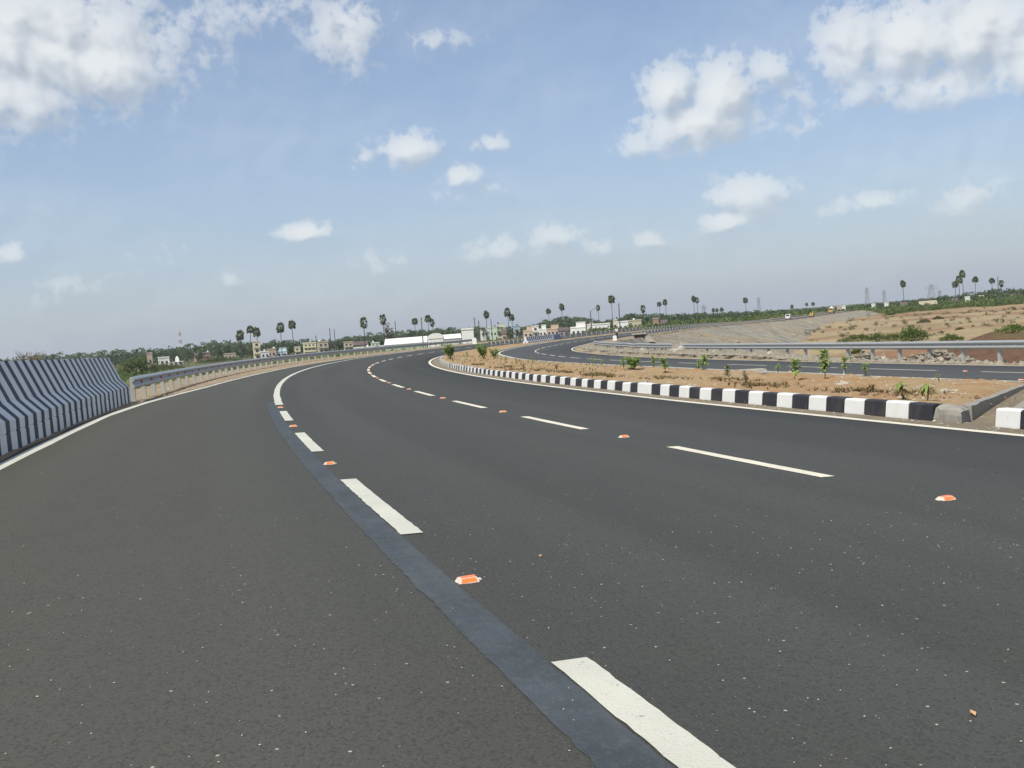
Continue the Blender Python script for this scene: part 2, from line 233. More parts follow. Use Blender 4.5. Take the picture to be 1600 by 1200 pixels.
SHRUBS=[(-145.3, 383.0, 17.5, 8.0, 'scrub', 'bright green thorny scrub clump at the end of the striped barrier'), (-166.4, 478.0, 17.16, 3.74, 'scrub', 'low green scrub strip right of the thorny clump'), (-185.1, 623.4, 28.49, 3.66, 'scrub', 'low green scrub strip behind the left guardrail'), (68.8, 194.2, 6.34, 1.77, 'bush', 'leftmost low green bush on the brown field behind the right guardrail'), (70.1, 187.2, 3.42, 2.08, 'bush', 'rounded dark green bush second from the left on the brown field'), (72.2, 184.6, 3.86, 1.81, 'bush', 'spreading green bush left of the largest field bush'), (72.3, 175.1, 5.03, 3.32, 'bush', 'largest green bush on the brown field'), (120.1, 284.0, 4.08, 1.48, 'dull', 'dull green bush behind the largest field bush'), (73.2, 162.7, 4.04, 1.59, 'bush', 'yellow green bush beside the dark earth bank'), (94.8, 206.4, 2.16, 0.94, 'dull', 'small sparse bush behind the yellow green bush'), (52.2, 147.6, 1.93, 0.96, 'bush', 'small bright green bush seen under the right guardrail'), (138.0, 315.3, 3.71, 1.24, 'dull', 'little grey green bush on the open brown field'), (-72.9, 150.0, 4.9, 10.21, 'dry', 'dry leafless thorn tree showing above the striped barrier')]
PLANTS=[(19.2, 8.4, 0.68, 'tall', 'tallest seedling in the median, in front of the right guardrail'), (19.5, 7.8, 0.43, 'fan', 'bright fan-leaved seedling left of the tallest seedling'), (11.5, 4.7, 0.3, 'droop', 'half withered seedling behind the painted kerb, left of the last leafy one'), (11.0, 4.7, 0.3, 'droop', 'pale spiky seedling nearest the rough concrete kerb end'), (17.0, 9.7, 0.16, 'small', 'small low sprout near the drain wall at the right'), (22.0, 11.3, 0.3, 'small', 'thin seedling at the road edge between the staked one and the low sprout'), (22.0, 11.3, 0.22, 'small', 'dark bushy seedling right of the staked seedling'), (22.5, 11.0, 0.42, 'stake', 'seedling tied to a short white stake at the far edge of the median'), (13.2, 5.4, 0.17, 'dead', 'bare dead stalk in front of the painted kerb'), (22.0, 7.4, 0.29, 'dark', 'dark brown and green clump beside the thin concrete edging'), (17.8, 5.7, 0.29, 'dead', 'withered stalks just right of the thin concrete edging'), (24.8, 10.3, 0.27, 'small', 'small seedling beside the pale slab on the far edge of the median'), (31.8, 11.1, 0.45, 'fan', 'leafy seedling just above the dark clump'), (32.0, 11.1, 0.36, 'small', 'seedling left of the leafy one above the dark clump'), (30.5, 10.3, 0.33, 'small', 'dense green seedling at the far edge, left of two others'), (25.8, 7.3, 0.42, 'fan', 'bright seedling above a patch of dark dry grass'), (33.5, 9.8, 0.42, 'fan', 'bright seedling left of the one above the dry grass'), (32.0, 8.5, 0.4, 'bushy', 'broad pair of leafy shoots near the middle of the median'), (32.8, 8.4, 0.39, 'small', 'single shoot left of the broad leafy pair'), (37.5, 9.0, 0.28, 'small', 'dark small sprout left of the single shoot'), (40.0, 9.3, 0.38, 'small', 'faint sprout standing against the asphalt of the opposite road'), (32.5, 5.9, 0.29, 'dead', 'brown withered tuft in the middle of the median'), (49.5, 8.4, 0.3, 'small', 'low green sprout by the opposite road'), (35.2, 5.3, 0.29, 'dead', 'dark dry tuft near the painted kerb'), (41.2, 6.2, 0.33, 'small', 'thin dark sapling left of the dry tuft'), (50.0, 7.1, 0.3, 'small', 'small green sprout right of the two bushes'), (62.8, 7.7, 0.54, 'bushy', 'smaller green bush right of the large median bush'), (62.8, 7.0, 0.7, 'bush', 'large green bush near the tip of the median'), (60.5, 5.8, 0.44, 'small', 'small yellow green sprout between the two large median bushes'), (60.5, 4.8, 0.72, 'bush', 'green bush nearest the tip of the median')]

# ------------------------------------------------------------------ materials
MATS = {}
def mat(name, fn, rough=0.85, spec=0.3, metallic=0.0):
    m_ = bpy.data.materials.new(name); m_.use_nodes = True; g = G(m_.node_tree)
    b = m_.node_tree.nodes['Principled BSDF']
    b.inputs['Roughness'].default_value = rough; b.inputs['Specular IOR Level'].default_value = spec
    b.inputs['Metallic'].default_value = metallic
    tc = g.n('ShaderNodeTexCoord'); g.obj = tc.outputs['Object']; g.uv = tc.outputs['UV']
    geo = g.n('ShaderNodeNewGeometry'); g.pos = geo.outputs['Position']
    g.bsdf = b
    c = fn(g)
    g.put(b.inputs['Base Color'], (*c, 1.0) if isinstance(c, tuple) else c)
    MATS[name] = m_; return m_
def bump(g, h, strength=0.3, dist=0.02):
    nd = g.n('ShaderNodeBump'); nd.inputs['Strength'].default_value = strength; nd.inputs['Distance'].default_value = dist
    g.put(nd.inputs['Height'], h); g.put(g.bsdf.inputs['Normal'], nd.outputs[0])
def simple(name, c, var=0.15, scale=4.0, rough=0.8, spec=0.3, metallic=0.0, bmp=0.0):
    def fn(g):
        n = g.noise(g.obj, scale, 4)
        a = tuple(q * (1 - var) for q in c); b = tuple(min(1, q * (1 + var)) for q in c)
        if bmp: bump(g, n, bmp, 0.02)
        return g.mix(n, a, b)
    return mat(name, fn, rough, spec, metallic)
def asphalt_fn(base, warm):
    def fn(g):
        sp = g.n('ShaderNodeSeparateXYZ'); g.put(sp.inputs[0], g.uv); u = sp.outputs[0]
        big = g.noise(g.obj, 0.25, 4); mid = g.noise(g.obj, 2.2, 5, 0.65); fine = g.noise(g.obj, 75, 3, 0.7)
        lane = g.noise(g.v('MULTIPLY', g.uv, (1.1, 0.03, 0)), 1.0, 3)
        c = g.mix(g.mr(big, .3, .7), tuple(q * .93 for q in base), tuple(q * 1.06 for q in base))
        c = g.mix(g.m('MULTIPLY', g.mr(lane, .4, .65), .8), c, tuple(q * .84 for q in base))
        c = g.mix(g.m('MULTIPLY', g.mr(mid, .5, .75), .35), c, warm)
        # tyre-polished paths, two to a lane, worn unevenly along the road
        tr = g.m('MULTIPLY', g.mr(g.m('COSINE', g.m('MULTIPLY', u, 6.2832 / 1.75)), -.1, -.9, 0, 1, True), g.mr(g.noise(g.v('MULTIPLY', g.uv, (.5, .05, 0)), 1.0, 3), .3, .6))
        c = g.mix(g.m('MULTIPLY', tr, .5), c, tuple(q * 1.2 for q in base))
        st = g.mr(g.noise(g.v('MULTIPLY', g.uv, (1.4, .22, 0)), 1.0, 6, .65), .64, .74)
        c = g.mix(g.m('MULTIPLY', st, .45), c, tuple(q * .68 for q in base))
        c = g.mix(g.mr(u, -3.5, -3.75, 0, .2), c, warm)
        c = g.mix(g.m('MULTIPLY', g.mr(u, -3.8, -6.6), g.mr(mid, .25, .75, .25, .8)), c, warm)     # dust towards the outer edge
        vo = g.n('ShaderNodeTexVoronoi'); g.put(vo.inputs['Vector'], g.obj); vo.inputs['Scale'].default_value = 95
        vc = g.n('ShaderNodeSeparateColor'); g.put(vc.inputs[0], vo.outputs['Color'])
        chip = g.m('MULTIPLY', g.m('GREATER_THAN', vc.outputs[0], 0.72), g.mr(vo.outputs['Distance'], .15, .45, 1, 0))
        c = g.mix(g.m('MULTIPLY', chip, .38), c, tuple(q * 2.1 for q in base))
        c = g.mix(g.m('MULTIPLY', g.m('GREATER_THAN', vc.outputs[1], 0.8), .45), c, tuple(q * .45 for q in base))
        v2 = g.n('ShaderNodeTexVoronoi'); g.put(v2.inputs['Vector'], g.obj); v2.inputs['Scale'].default_value = 38
        v2c = g.n('ShaderNodeSeparateColor'); g.put(v2c.inputs[0], v2.outputs['Color'])
        pale = g.m('MULTIPLY', g.m('GREATER_THAN', v2c.outputs[0], 0.991), g.m('LESS_THAN', v2.outputs['Distance'], .22))
        c = g.mix(g.m('MULTIPLY', pale, .8), c, (.42, .38, .30))
        bump(g, g.m('ADD', g.m('MULTIPLY', vo.outputs['Distance'], -.7), fine), .55, .006)
        return c
    return fn
M_ASPH = mat('asphalt', asphalt_fn((.0565, .058, .0505), (.068, .064, .049)), .82, .35)
M_ASPH2 = mat('asphalt_far', asphalt_fn((.063, .066, .065), (.078, .075, .064)), .82, .35)
def paint_fn(col, under=(.09, .088, .08), wear=.62):
    def fn(g):
        n = g.noise(g.obj, 22, 6, .7); n2 = g.noise(g.obj, 1.7, 3)
        c = g.mix(g.mr(n2, .3, .7), tuple(q * .86 for q in col), col)
        c = g.mix(g.m('MULTIPLY', g.mr(g.noise(g.obj, 60, 4, .7), .4, .7), .22), c, tuple(q * .7 for q in col))
        vo = g.n('ShaderNodeTexVoronoi'); g.put(vo.inputs['Vector'], g.obj); vo.inputs['Scale'].default_value = 95
        bump(g, g.m('ADD', g.m('MULTIPLY', vo.outputs['Distance'], -.6), n), .45, .005)
        return g.mix(g.mr(n, wear, wear + .08, 0, .85), c, under)
    return fn
M_LINE = mat('road_paint', paint_fn((.74, .69, .55)), .7)
M_LINE2 = mat('road_paint_grey', paint_fn((.58, .57, .48), wear=.62), .7)
def cover_fn(g):
    vo = g.n('ShaderNodeTexVoronoi'); g.put(vo.inputs['Vector'], g.obj); vo.inputs['Scale'].default_value = 95
    n = g.noise(g.obj, 3.0, 5, .65); n2 = g.noise(g.obj, 26, 5, .7); n3 = g.noise(g.v('MULTIPLY', g.uv, (9, .8, 0)), 1.0, 4, .6)
    c = g.mix(g.mr(n, .35, .7), (.045, .054, .060), (.069, .080, .089))
    c = g.mix(g.mr(n2, .5, .72, 0, .55), c, (.105, .118, .122)); c = g.mix(g.mr(n3, .5, .75, 0, .45), c, (.088, .098, .10))
    c = g.mix(g.mr(n2, .36, .27, 0, .8), c, (.055, .058, .052))
    bump(g, g.m('ADD', g.m('MULTIPLY', vo.outputs['Distance'], -.7), n2), .5, .006); return c
M_BLUE = mat('covering_paint', cover_fn, .78)
def dirt_fn(a, b, c3, s1=.5, s2=6.0, stone=(.5, .45, .36)):
    def fn(g):
        n1 = g.noise(g.obj, s1, 5, .6); n2 = g.noise(g.obj, s2, 6, .7); n3 = g.noise(g.obj, 40, 3, .7)
        c = g.mix(g.mr(n1, .38, .62), a, b)
        c = g.mix(g.mr(n2, .45, .7, 0, .7), c, c3)
        c = g.mix(g.mr(n3, .55, .75, 0, .5), c, tuple(q * .55 for q in a))
        vo = g.n('ShaderNodeTexVoronoi'); g.put(vo.inputs['Vector'], g.obj); vo.inputs['Scale'].default_value = 9
        vc = g.n('ShaderNodeSeparateColor'); g.put(vc.inputs[0], vo.outputs['Color'])
        st = g.m('MULTIPLY', g.m('GREATER_THAN', vc.outputs[0], .8), g.m('LESS_THAN', vo.outputs['Distance'], .3))
        c = g.mix(g.m('MULTIPLY', st, .7), c, stone)
        bump(g, g.m('ADD', n2, g.m('MULTIPLY', n3, .5)), .7, .06)
        return c
    return fn
M_SOIL = mat('median_soil', dirt_fn((.355, .208, .098), (.37, .27, .15), (.40, .32, .20)), .95, .1)
M_SHOULDER = mat('shoulder_dirt', dirt_fn((.30, .235, .155), (.36, .28, .18), (.25, .17, .11)), .95, .1)
M_RUBSOIL = mat('rubble_earth', dirt_fn((.25, .225, .175), (.30, .25, .18), (.20, .165, .125), .5, 3.0), .95, .1)
M_GUTTER = mat('gutter_dirt', dirt_fn((.21, .175, .125), (.27, .22, .15), (.17, .14, .11)), .95, .1)
M_CONC = simple('concrete', (.28, .26, .22), .3, 5, .9, .2, 0, .4)
M_CONC2 = simple('kerb_concrete', (.36, .36, .33), .2, 8, .9, .2, 0, .3)
def chip_fn(col, chipc, lo=.66):
    def fn(g):
        n = g.noise(g.obj, 14, 6, .7); n2 = g.noise(g.obj, 3, 3)
        c = g.mix(n2, tuple(q * .88 for q in col), col); bump(g, n, .3, .01)
        n3 = g.noise(g.v('MULTIPLY', g.obj, (1, 1, .35)), 2.1, 5, .65)
        c = g.mix(g.mr(n3, .52, .75, 0, .16), c, (.30, .25, .18))          # dust and mud splash
        return g.mix(g.mr(n, lo, lo + .05, 0, .8), c, chipc)
    return fn
M_KWHITE = mat('kerb_white', chip_fn((.72, .72, .69), (.36, .35, .32), .62), .7)
M_KBLACK = mat('kerb_black', chip_fn((.030, .030, .036), (.17, .155, .13), .63), .6)
M_BWHITE = mat('barrier_white', chip_fn((.76, .77, .77), (.40, .40, .37), .64), .75)
M_BBLACK = mat('barrier_black', chip_fn((.045, .048, .068), (.14, .14, .14), .65), .65)
M_GALV = mat('galvanised_steel', lambda g: g.mix(g.noise(g.obj, 6, 5, .6), (.30, .32, .32), (.44, .46, .46)), .5, .5, .35)
M_GALV2 = simple('galvanised_post', (.42, .43, .40), .2, 5, .6, .4, .2)
M_RED = simple('red_reflector', (.62, .045, .02), .1, 20, .35, .5)
M_ORANGE = simple('orange_reflector', (.90, .20, .05), .3, 45, .3, .5)
M_STUDW = simple('stud_white', (.70, .58, .48), .3, 35, .5, .4)
M_TRUNK = simple('palm_trunk', (.075, .06, .05), .3, 3, .95, .1)
M_BARK = simple('bark', (.11, .085, .06), .3, 6, .95, .1)
def leaf(name, a, b, c3=None, scale=.35, trans=.25):
    def fn(g):
        n = g.noise(g.pos, scale, 3, .6); n2 = g.noise(g.pos, scale * 14, 2)
        c = g.mix(g.mr(n, .35, .65), a, b)
        if c3: c = g.mix(g.mr(n2, .5, .7, 0, .8), c, c3)
        return c
    m_ = mat(name, fn, .6, .25)
    nt = m_.node_tree; b_ = nt.nodes['Principled BSDF']; out = nt.nodes['Material Output']
    tr = nt.nodes.new('ShaderNodeBsdfTranslucent'); mx = nt.nodes.new('ShaderNodeMixShader'); mx.inputs[0].default_value = trans
    nt.links.new(b_.inputs['Base Color'].links[0].from_socket, tr.inputs[0])
    nt.links.new(b_.outputs[0], mx.inputs[1]); nt.links.new(tr.outputs[0], mx.inputs[2]); nt.links.new(mx.outputs[0], out.inputs[0])
    return m_
M_PALM = leaf('palm_fronds', (.075, .11, .03), (.14, .17, .055), (.19, .18, .09), .5)
M_PALMDRY = leaf('dry_fronds', (.075, .06, .035), (.13, .10, .06), None, .5)
M_WOOD = leaf('wood_foliage', (.068, .105, .042), (.12, .16, .062), (.08, .095, .045), .06, .42)
M_SCRUB = leaf('scrub_foliage', (.095, .15, .03), (.16, .20, .055), (.10, .11, .045), .12, .35)
M_BUSH = leaf('bush_foliage', (.085, .15, .025), (.15, .21, .04), (.07, .09, .03), .6, .35)
M_DULL = leaf('dull_foliage', (.11, .115, .05), (.16, .15, .07), (.07, .065, .04), .5)
M_DRY = leaf('dry_twigs', (.20, .16, .10), (.26, .21, .13), None, .5)
M_OLE = leaf('young_leaves', (.20, .32, .06), (.30, .42, .10), (.34, .38, .15), 3.0, .4)
M_OLED = leaf('withered_leaves', (.14, .10, .045), (.22, .19, .07), (.10, .06, .035), 3.0)
M_STONE = simple('rubble_stone', (.27, .245, .195), .35, 2.5, .95, .15, 0, .4)
M_STONE2 = simple('pale_rock', (.40, .36, .29), .25, 3, .95, .15, 0, .4)
M_GRIT = simple('grit', (.46, .42, .34), .4, 9, .95, .1)
M_GLASS = simple('window_glass', (.035, .04, .045), .3, 2, .2, .5)
M_DARK = simple('dark_rubber', (.02, .02, .02), .2, 5, .8, .3)
M_POLE = simple('utility_pole', (.10, .09, .08), .2, 2, .9, .2)
M_WHITE = simple('white_paint', (.76, .76, .74), .05, 3, .5, .4)
M_YELLOW = simple('yellow_paint', (.48, .31, .09), .1, 3, .5, .4)
M_MASTR = simple('mast_red', (.40, .09, .06), .1, 1, .7)
M_STEEL = simple('pylon_steel', (.30, .31, .32), .1, 1, .6)
HOUSE = {k: simple('plaster_' + k, c, .12, .8, .9, .2) for k, c in dict(white=(.72, .71, .66), cream=(.62, .57, .40), paleyellow=(.62, .58, .38), ochre=(.48, .42, .30),
    tan=(.42, .35, .26), salmon=(.52, .38, .30), skyblue=(.58, .68, .73), palegreen=(.52, .60, .46), orange=(.54, .42, .31), bluegrey=(.36, .42, .47), grey=(.30, .29, .29), brick=(.34, .20, .15)).items()}
M_ROOFD = simple('dark_roof', (.12, .09, .085), .2, 1, .9)
M_ROOFG = simple('grey_roof', (.30, .29, .28), .2, 1, .9)
M_GREENWALL = simple('green_wall', (.34, .46, .28), .15, 1, .9)
def ground_fn(g):
    at = g.n('ShaderNodeVertexColor', layer_name='cover')
    n1 = g.noise(g.pos, .012, 5, .6); n2 = g.noise(g.pos, .09, 5, .65); n3 = g.noise(g.pos, .8, 5, .7)
    c = g.mix(g.mr(n2, .35, .7, 0, .55), at.outputs[0], g.mix(1.0, at.outputs[0], (1.35, 1.22, 1.1), 'MULTIPLY'))
    c = g.mix(g.mr(n3, .45, .7, 0, .6), c, g.mix(1.0, at.outputs[0], (.55, .58, .55), 'MULTIPLY'))
    c = g.mix(g.mr(n1, .5, .72, 0, .45), c, (.20, .17, .09))
    bump(g, g.m('ADD', n3, n2), .8, .5)
    return c
M_GROUND = mat('ground_cover', ground_fn, .95, .1)
def slope_fn(g):
    at = g.n('ShaderNodeVertexColor', layer_name='cover')
    n2 = g.noise(g.pos, .35, 6, .65); n3 = g.noise(g.pos, 2.6, 5, .72); n4 = g.noise(g.pos, .07, 4, .6)
    n5 = g.noise(g.v('MULTIPLY', g.uv, (.10, .42, 0)), 1.0, 6, .68, .5); n6 = g.noise(g.v('MULTIPLY', g.uv, (.06, .22, 0)), 1.0, 3, .6, .3)
    c = g.mix(g.mr(n4, .46, .64, 0, .5), at.outputs[0], (.33, .25, .155))
    c = g.mix(g.mr(n2, .45, .7, 0, .5), c, (.19, .175, .14))
    c = g.mix(g.mr(n3, .5, .72, 0, .6), c, (.42, .385, .31))
    c = g.mix(g.mr(n3, .42, .3, 0, .55), c, (.11, .095, .075))
    c = g.mix(g.mr(n5, .5, .66, 0, .75), c, (.145, .135, .11))
    c = g.mix(g.mr(n6, .48, .62, 0, .35), c, (.29, .225, .145))
    bump(g, g.m('ADD', g.m('ADD', n3, n2), n5), .9, .3)
    return c
M_SLOPE = mat('embankment_earth', slope_fn, .95, .1)

# ================================================================== the ground
def build_ground():
    th = np.concatenate([np.radians(np.arange(-36, 40, .5)), np.radians(np.arange(40, 324, 4.0))])
    r = np.concatenate([[3, 15, 30, 45], np.arange(60, 420, 5.0), np.arange(420, 700, 10.0), np.geomspace(700, 2400, 18)])
    R, T = np.meshgrid(r, th, indexing='ij'); X = R * np.sin(T); Y = R * np.cos(T)
    Z = np.zeros_like(X)
    nz = np.vectorize(lambda a, b, s: mnoise.noise((a * s, b * s, 3.1)))
    near = (R > 60) & (R < 640)
    Z += np.where(near, nz(X, Y, .03) * .5 + nz(X, Y, .11) * .28, 0)
    # the dark earth bank behind the right-hand rail and spoil heaps on the brown field
    def ridge(x0, y0, x1, y1, wd, h):
        dx, dy = x1 - x0, y1 - y0; L2 = dx * dx + dy * dy
        t = np.clip(((X - x0) * dx + (Y - y0) * dy) / L2, 0, 1)
        d = np.hypot(X - x0 - t * dx, Y - y0 - t * dy)
        return h * np.clip(1 - (d / wd) ** 2, 0, 1) ** 1.2
    bank = ridge(60, 118, 100, 88, 9.5, 3.4)
    Z += bank * (1 + .25 * nz(X, Y, .2))
    Z += ridge(190, 450, 340, 380, 16, 1.6) * np.clip(nz(X, Y, .06) + .7, 0, 2)
    Z += ridge(100, 210, 190, 190, 9, .8) * np.clip(nz(X, Y, .09) + .6, 0, 2)
    Z = np.where(R > 700, 0, Z)
    green = np.array((.125, .145, .05)); scrub = np.array((.115, .115, .055)); tan = np.array((.34, .27, .16)); brown = np.array((.24, .145, .085)); dark = np.array((.125, .075, .05)); dist = np.array((.12, .13, .07))
    az = np.degrees(np.arctan2(X, Y))
    C = np.zeros(X.shape + (3,)); C[:] = scrub
    def blend(mask, c): 
        nonlocal C
        mask = np.clip(mask, 0, 1)[..., None]; C = C * (1 - mask) + c * mask
    n1 = nz(X, Y, .02); n2 = nz(X, Y, .06)
    blend((az < 5).astype(float) * np.clip((600 - R) / 80, 0, 1) * .8, green)
    right = np.clip((az - 8) / 4, 0, 1) * np.clip((575 + 40 * n1 - Y) / 25, 0, 1)
    blend(right, tan)
    blend(right * np.clip(n1 * 2.5 + n2 * 1.2 + .1, 0, 1), brown)
    blend(right * np.clip((Y - 400) / 60 + n2, 0, 1) * .75, brown)
    blend(right * np.clip((150 - R) / 25 + n2, 0, 1) * .8, brown)
    blend(right * np.clip((138 - R) / 12 + n2, 0, 1), dark)
    blend(np.clip(bank / .8, 0, 1), dark)
    blend(np.clip((bank - 2.7) / .5 + n2, 0, 1) * .7, green)
    blend(np.clip((az - 8) / 4, 0, 1) * np.clip((Y - 570 - 40 * n1) / 20, 0, 1), green)
    blend(np.clip((R - 900) / 700, 0, 1), dist)
    a, b = X.shape
    F = grid_faces(a, b); wrap = np.arange(a - 1)[:, None] * b
    F = np.concatenate([F, np.stack([wrap + b - 1, wrap, wrap + b, wrap + 2 * b - 1], -1).reshape(-1, 4)])
    V = np.stack([X, Y, Z], -1).reshape(-1, 3)
    tag(link('ground', quads_mesh('ground', V, F[:, ::-1], M_GROUND, smooth=True, col=C.reshape(-1, 3))), kind='structure')
build_ground()

def sheet(name, svals, cols, mats, parent=None, jitter=None, smooth=True, col=None, uvw=True):
    """a strip along the road: cols = list of (n(s), dz(s)) functions"""
    s = np.asarray(svals, float); A = []; UV = []
    for fn, fz in cols:
        n = fn(s) if callable(fn) else np.full_like(s, fn); z = fz(s) if callable(fz) else np.full_like(s, fz)
        A.append(W(s, n, z)); UV.append(np.stack([n, s], -1))
    V = np.stack(A, 1); UV = np.stack(UV, 1)
    if jitter: V = jitter(V, UV)
    a, b = V.shape[:2]
    me = quads_mesh(name, V.reshape(-1, 3), grid_faces(a, b), mats, uv=UV.reshape(-1, 2), smooth=smooth, col=col(V, UV).reshape(-1, 3) if col else None)
    # faces up
    if me.polygons[0].normal.z < 0: me.flip_normals()
    return link(name, me, parent)
def strip(name, s0, s1, n0, n1, dz, m_, parent=None, step=.5, wob=0.0):
    s = np.linspace(s0, s1, max(2, int(round((s1 - s0) / step)) + 1))
    f = lambda q: (q if callable(q) else (lambda t, q=q: np.full_like(t, q)))
    a, b = f(n0), f(n1)
    if wob:
        h = rng.normal(0, wob, (2, len(s)))
        return sheet(name, s, [(lambda t: a(t) + h[0], dz), (lambda t: b(t) + h[1], dz)], m_, parent, smooth=False)
    return sheet(name, s, [(a, dz), (b, dz)], m_, parent, smooth=False)
S_NEAR = np.concatenate([np.arange(-55, 0, 2.0), np.arange(0, 60, .5), np.arange(60, 200, 1.0), np.arange(200, 585, 4.0)])
def vnoise(V, sc, z=0.0):
    return np.array([mnoise.noise((q[0] * sc, q[1] * sc, z)) for q in V.reshape(-1, 3)]).reshape(V.shape[:-1])

# ------------------------------------------------------------------ carriageways
roadL = lambda s: nA(s) - .16 + .03 * np.sin(s * 1.7)
road = sheet('road', S_NEAR, [(lambda s: roadL(s) - .02, -.08), (roadL, 0), (-3.5, 0), (0, 0), (3.64, 0), (3.66, -.08)], M_ASPH)
tag(road, kind='structure')
opp = sheet('opposite_road', S_NEAR, [(lambda s: nNear(s) - .18, -.08), (lambda s: nNear(s) - .16, 0), (nMid, 0), (lambda s: nFar(s) + .16, 0), (lambda s: nFar(s) + .18, -.08)], M_ASPH2)
tag(opp, kind='structure')
P_, L_, S0_, B0_ = 5.27343, 2.71305, 6.49061, .40734
# edge lines, dashes, the strip of dark paint that covers the old line
strip('edge_line', -50, 580, lambda s: nA(s) - .075, lambda s: nA(s) + .075, .004, M_LINE2, road, 1.0, .004)
strip('edge_line', -50, 580, 3.425, 3.59, .004, M_LINE, road, 1.0, .003)
strip('lane_line', 21.3, 104, -3.59, -3.43, .004, M_LINE2, road, .5, .006)
strip('covering_strip', -12, 22.5, -3.762, -3.578, .004, M_BLUE, road, .07, .0032)
for k in range(-3, 4):
    s0 = B0_ + k * P_
    strip('lane_dash', s0, s0 + L_, -3.57, -3.435, .006, M_LINE2, road, .06, .0022)
for k in range(-3, 60):
    s0 = S0_ + k * P_
    strip('lane_dash', s0, s0 + L_, -.065, .065, .004, M_LINE, road, .25, .002)
strip('edge_line', 0, 580, lambda s: nNear(s) - .02, lambda s: nNear(s) + .12, .004, M_LINE, opp, 1.0)
strip('edge_line', 0, 580, lambda s: nFar(s) - .1, lambda s: nFar(s) + .04, .004, M_LINE, opp, 1.0)
for k in range(0, 70):
    s0 = 8.3 + k * P_
    strip('lane_dash', s0, s0 + 3.4, lambda s: nMid(s) - .065, lambda s: nMid(s) + .065, .004, M_LINE, opp, .4)

# ------------------------------------------------------------------ shoulders, slopes
def jit_sh(amp, keep=1):
    def j(V, UV):
        d = vnoise(V, 1.6) * amp + vnoise(V, 5.0, 4.) * amp * .5
        d[:, :keep] = 0
        V[..., 2] += d; return V
    return j
ls = sheet('left_shoulder', S_NEAR, [(lambda s, f=f: roadL(s) * (1 - f) + (nRail(s) - 1.5) * f, -.012 - .03 * f) for f in (0, .08, .2, .35, .5, .65, .8, 1)], M_SHOULDER, jitter=jit_sh(.03))
tag(ls, kind='structure')
def rub(s): return np.interp(s, [20, 38, 46, 92, 108, 146, 150, 170], [.0, .0, .27, .30, .05, -.22, .02, .04])
rs = sheet('right_shoulder', np.concatenate([np.arange(-20, 10, 1.0), np.arange(10, 140, .4), np.arange(140, 585, 3.0)]),
           [(lambda s, f=f: nFar(s) + .17 + 2.3 * f, lambda s, f=f: -.012 - .03 * f + rub(s) * max(0, min(1, (f - .22) * 3)) ) for f in np.linspace(0, 1, 16)], M_SHOULDER, jitter=lambda V, UV: jit_sh(1.0)(V, UV) if False else _rj(V, UV)) if False else None
def _rj(V, UV):
    f = np.linspace(0, 1, V.shape[1])[None]
    a = (.02 + rub(UV[:, :1, 1]) * 1.1) * np.clip((f - .15) * 3, 0, 1)
    V[..., 2] += (vnoise(V, 1.1) + .6 * vnoise(V, 3.3, 2.)) * a; return V
rs = sheet('right_shoulder', np.concatenate([np.arange(-20, 10, 1.0), np.arange(10, 140, .4), np.arange(140, 585, 3.0)]),
           [(lambda s, f=f: nFar(s) + .17 + 2.3 * f, lambda s, f=f: -.012 - .03 * f + rub(s) * max(0, min(1, (f - .22) * 3))) for f in np.linspace(0, 1, 16)], [M_SHOULDER, M_RUBSOIL], jitter=_rj)
for p_ in rs.data.polygons:
    uvs = rs.data.uv_layers[0].data[p_.loop_start].uv
    if 41 < uvs[1] + 3 * math.sin(uvs[0] * 7 + uvs[1]) < 118 and uvs[0] - float(nFar(uvs[1])) > .75: p_.material_index = 1
tag(rs, kind='structure')
def slope_col(base, alt):
    def f(V, UV):
        n = vnoise(V, .05)[..., None]; n = np.clip(n * 2 + .4, 0, 1)
        return np.array(base) * (1 - n) + np.array(alt) * n
    return f
S_SL = np.concatenate([np.arange(-50, 20, 2.0), np.arange(20, 420, 1.0), np.arange(420, 585, 3.0)])
def slope_sheet(name, edge, sign, ratio, base, alt, gully, near=None):
    K = 26; s = S_SL
    n0 = edge(s); top = W(s, n0, -.045)
    drop = top[:, 2] + .7
    t = np.linspace(0, 1, K)
    V = np.zeros((len(s), K, 3)); UV = np.zeros((len(s), K, 2))
    for j in range(K):
        n = n0 + sign * drop * ratio(s) * t[j]
        q = W(s, n); V[:, j] = q; V[:, j, 2] = top[:, 2] - drop * t[j]; UV[:, j, 0] = n; UV[:, j, 1] = s
    g1 = np.array([mnoise.noise((a * .16, 0, 1.)) + .6 * mnoise.noise((a * .5, 0, 5.)) for a in s])[:, None]
    d = gully * (vnoise(V, .22) * .5 + vnoise(V, .8, 2.) * .22 + g1 * .45) * np.sin(np.pi * np.clip(t * 1.05, 0, 1))[None] ** .7
    V[..., 2] += d
    if sign > 0: V[..., 2] -= (.95 * np.clip((s - 110) / 10, 0, 1) * (s < 147.3))[:, None] * np.clip(t * 14, 0, 1)[None] * np.clip((1 - t) * 3, 0, 1)[None]   # washed-out hollow before the culvert
    col = slope_col(base, alt)(V, UV)
    if near is not None:                       # dark fresh earth behind the near rail
        k = np.clip((46 - UV[..., 1]) / 10 + vnoise(V, .1), 0, 1)[..., None]; col = col * (1 - k) + np.array(near) * k
    me = quads_mesh(name, V.reshape(-1, 3), grid_faces(len(s), K), M_SLOPE, uv=UV.reshape(-1, 2), smooth=True, col=col.reshape(-1, 3))
    if me.polygons[len(me.polygons) // 3].normal.z < 0: me.flip_normals()
    return tag(link(name, me), kind='structure')
slope_sheet('left_embankment', lambda s: nRail(s) - 1.5, -1, lambda s: 2.0 + 0 * s, (.12, .13, .055), (.19, .16, .09), .35)
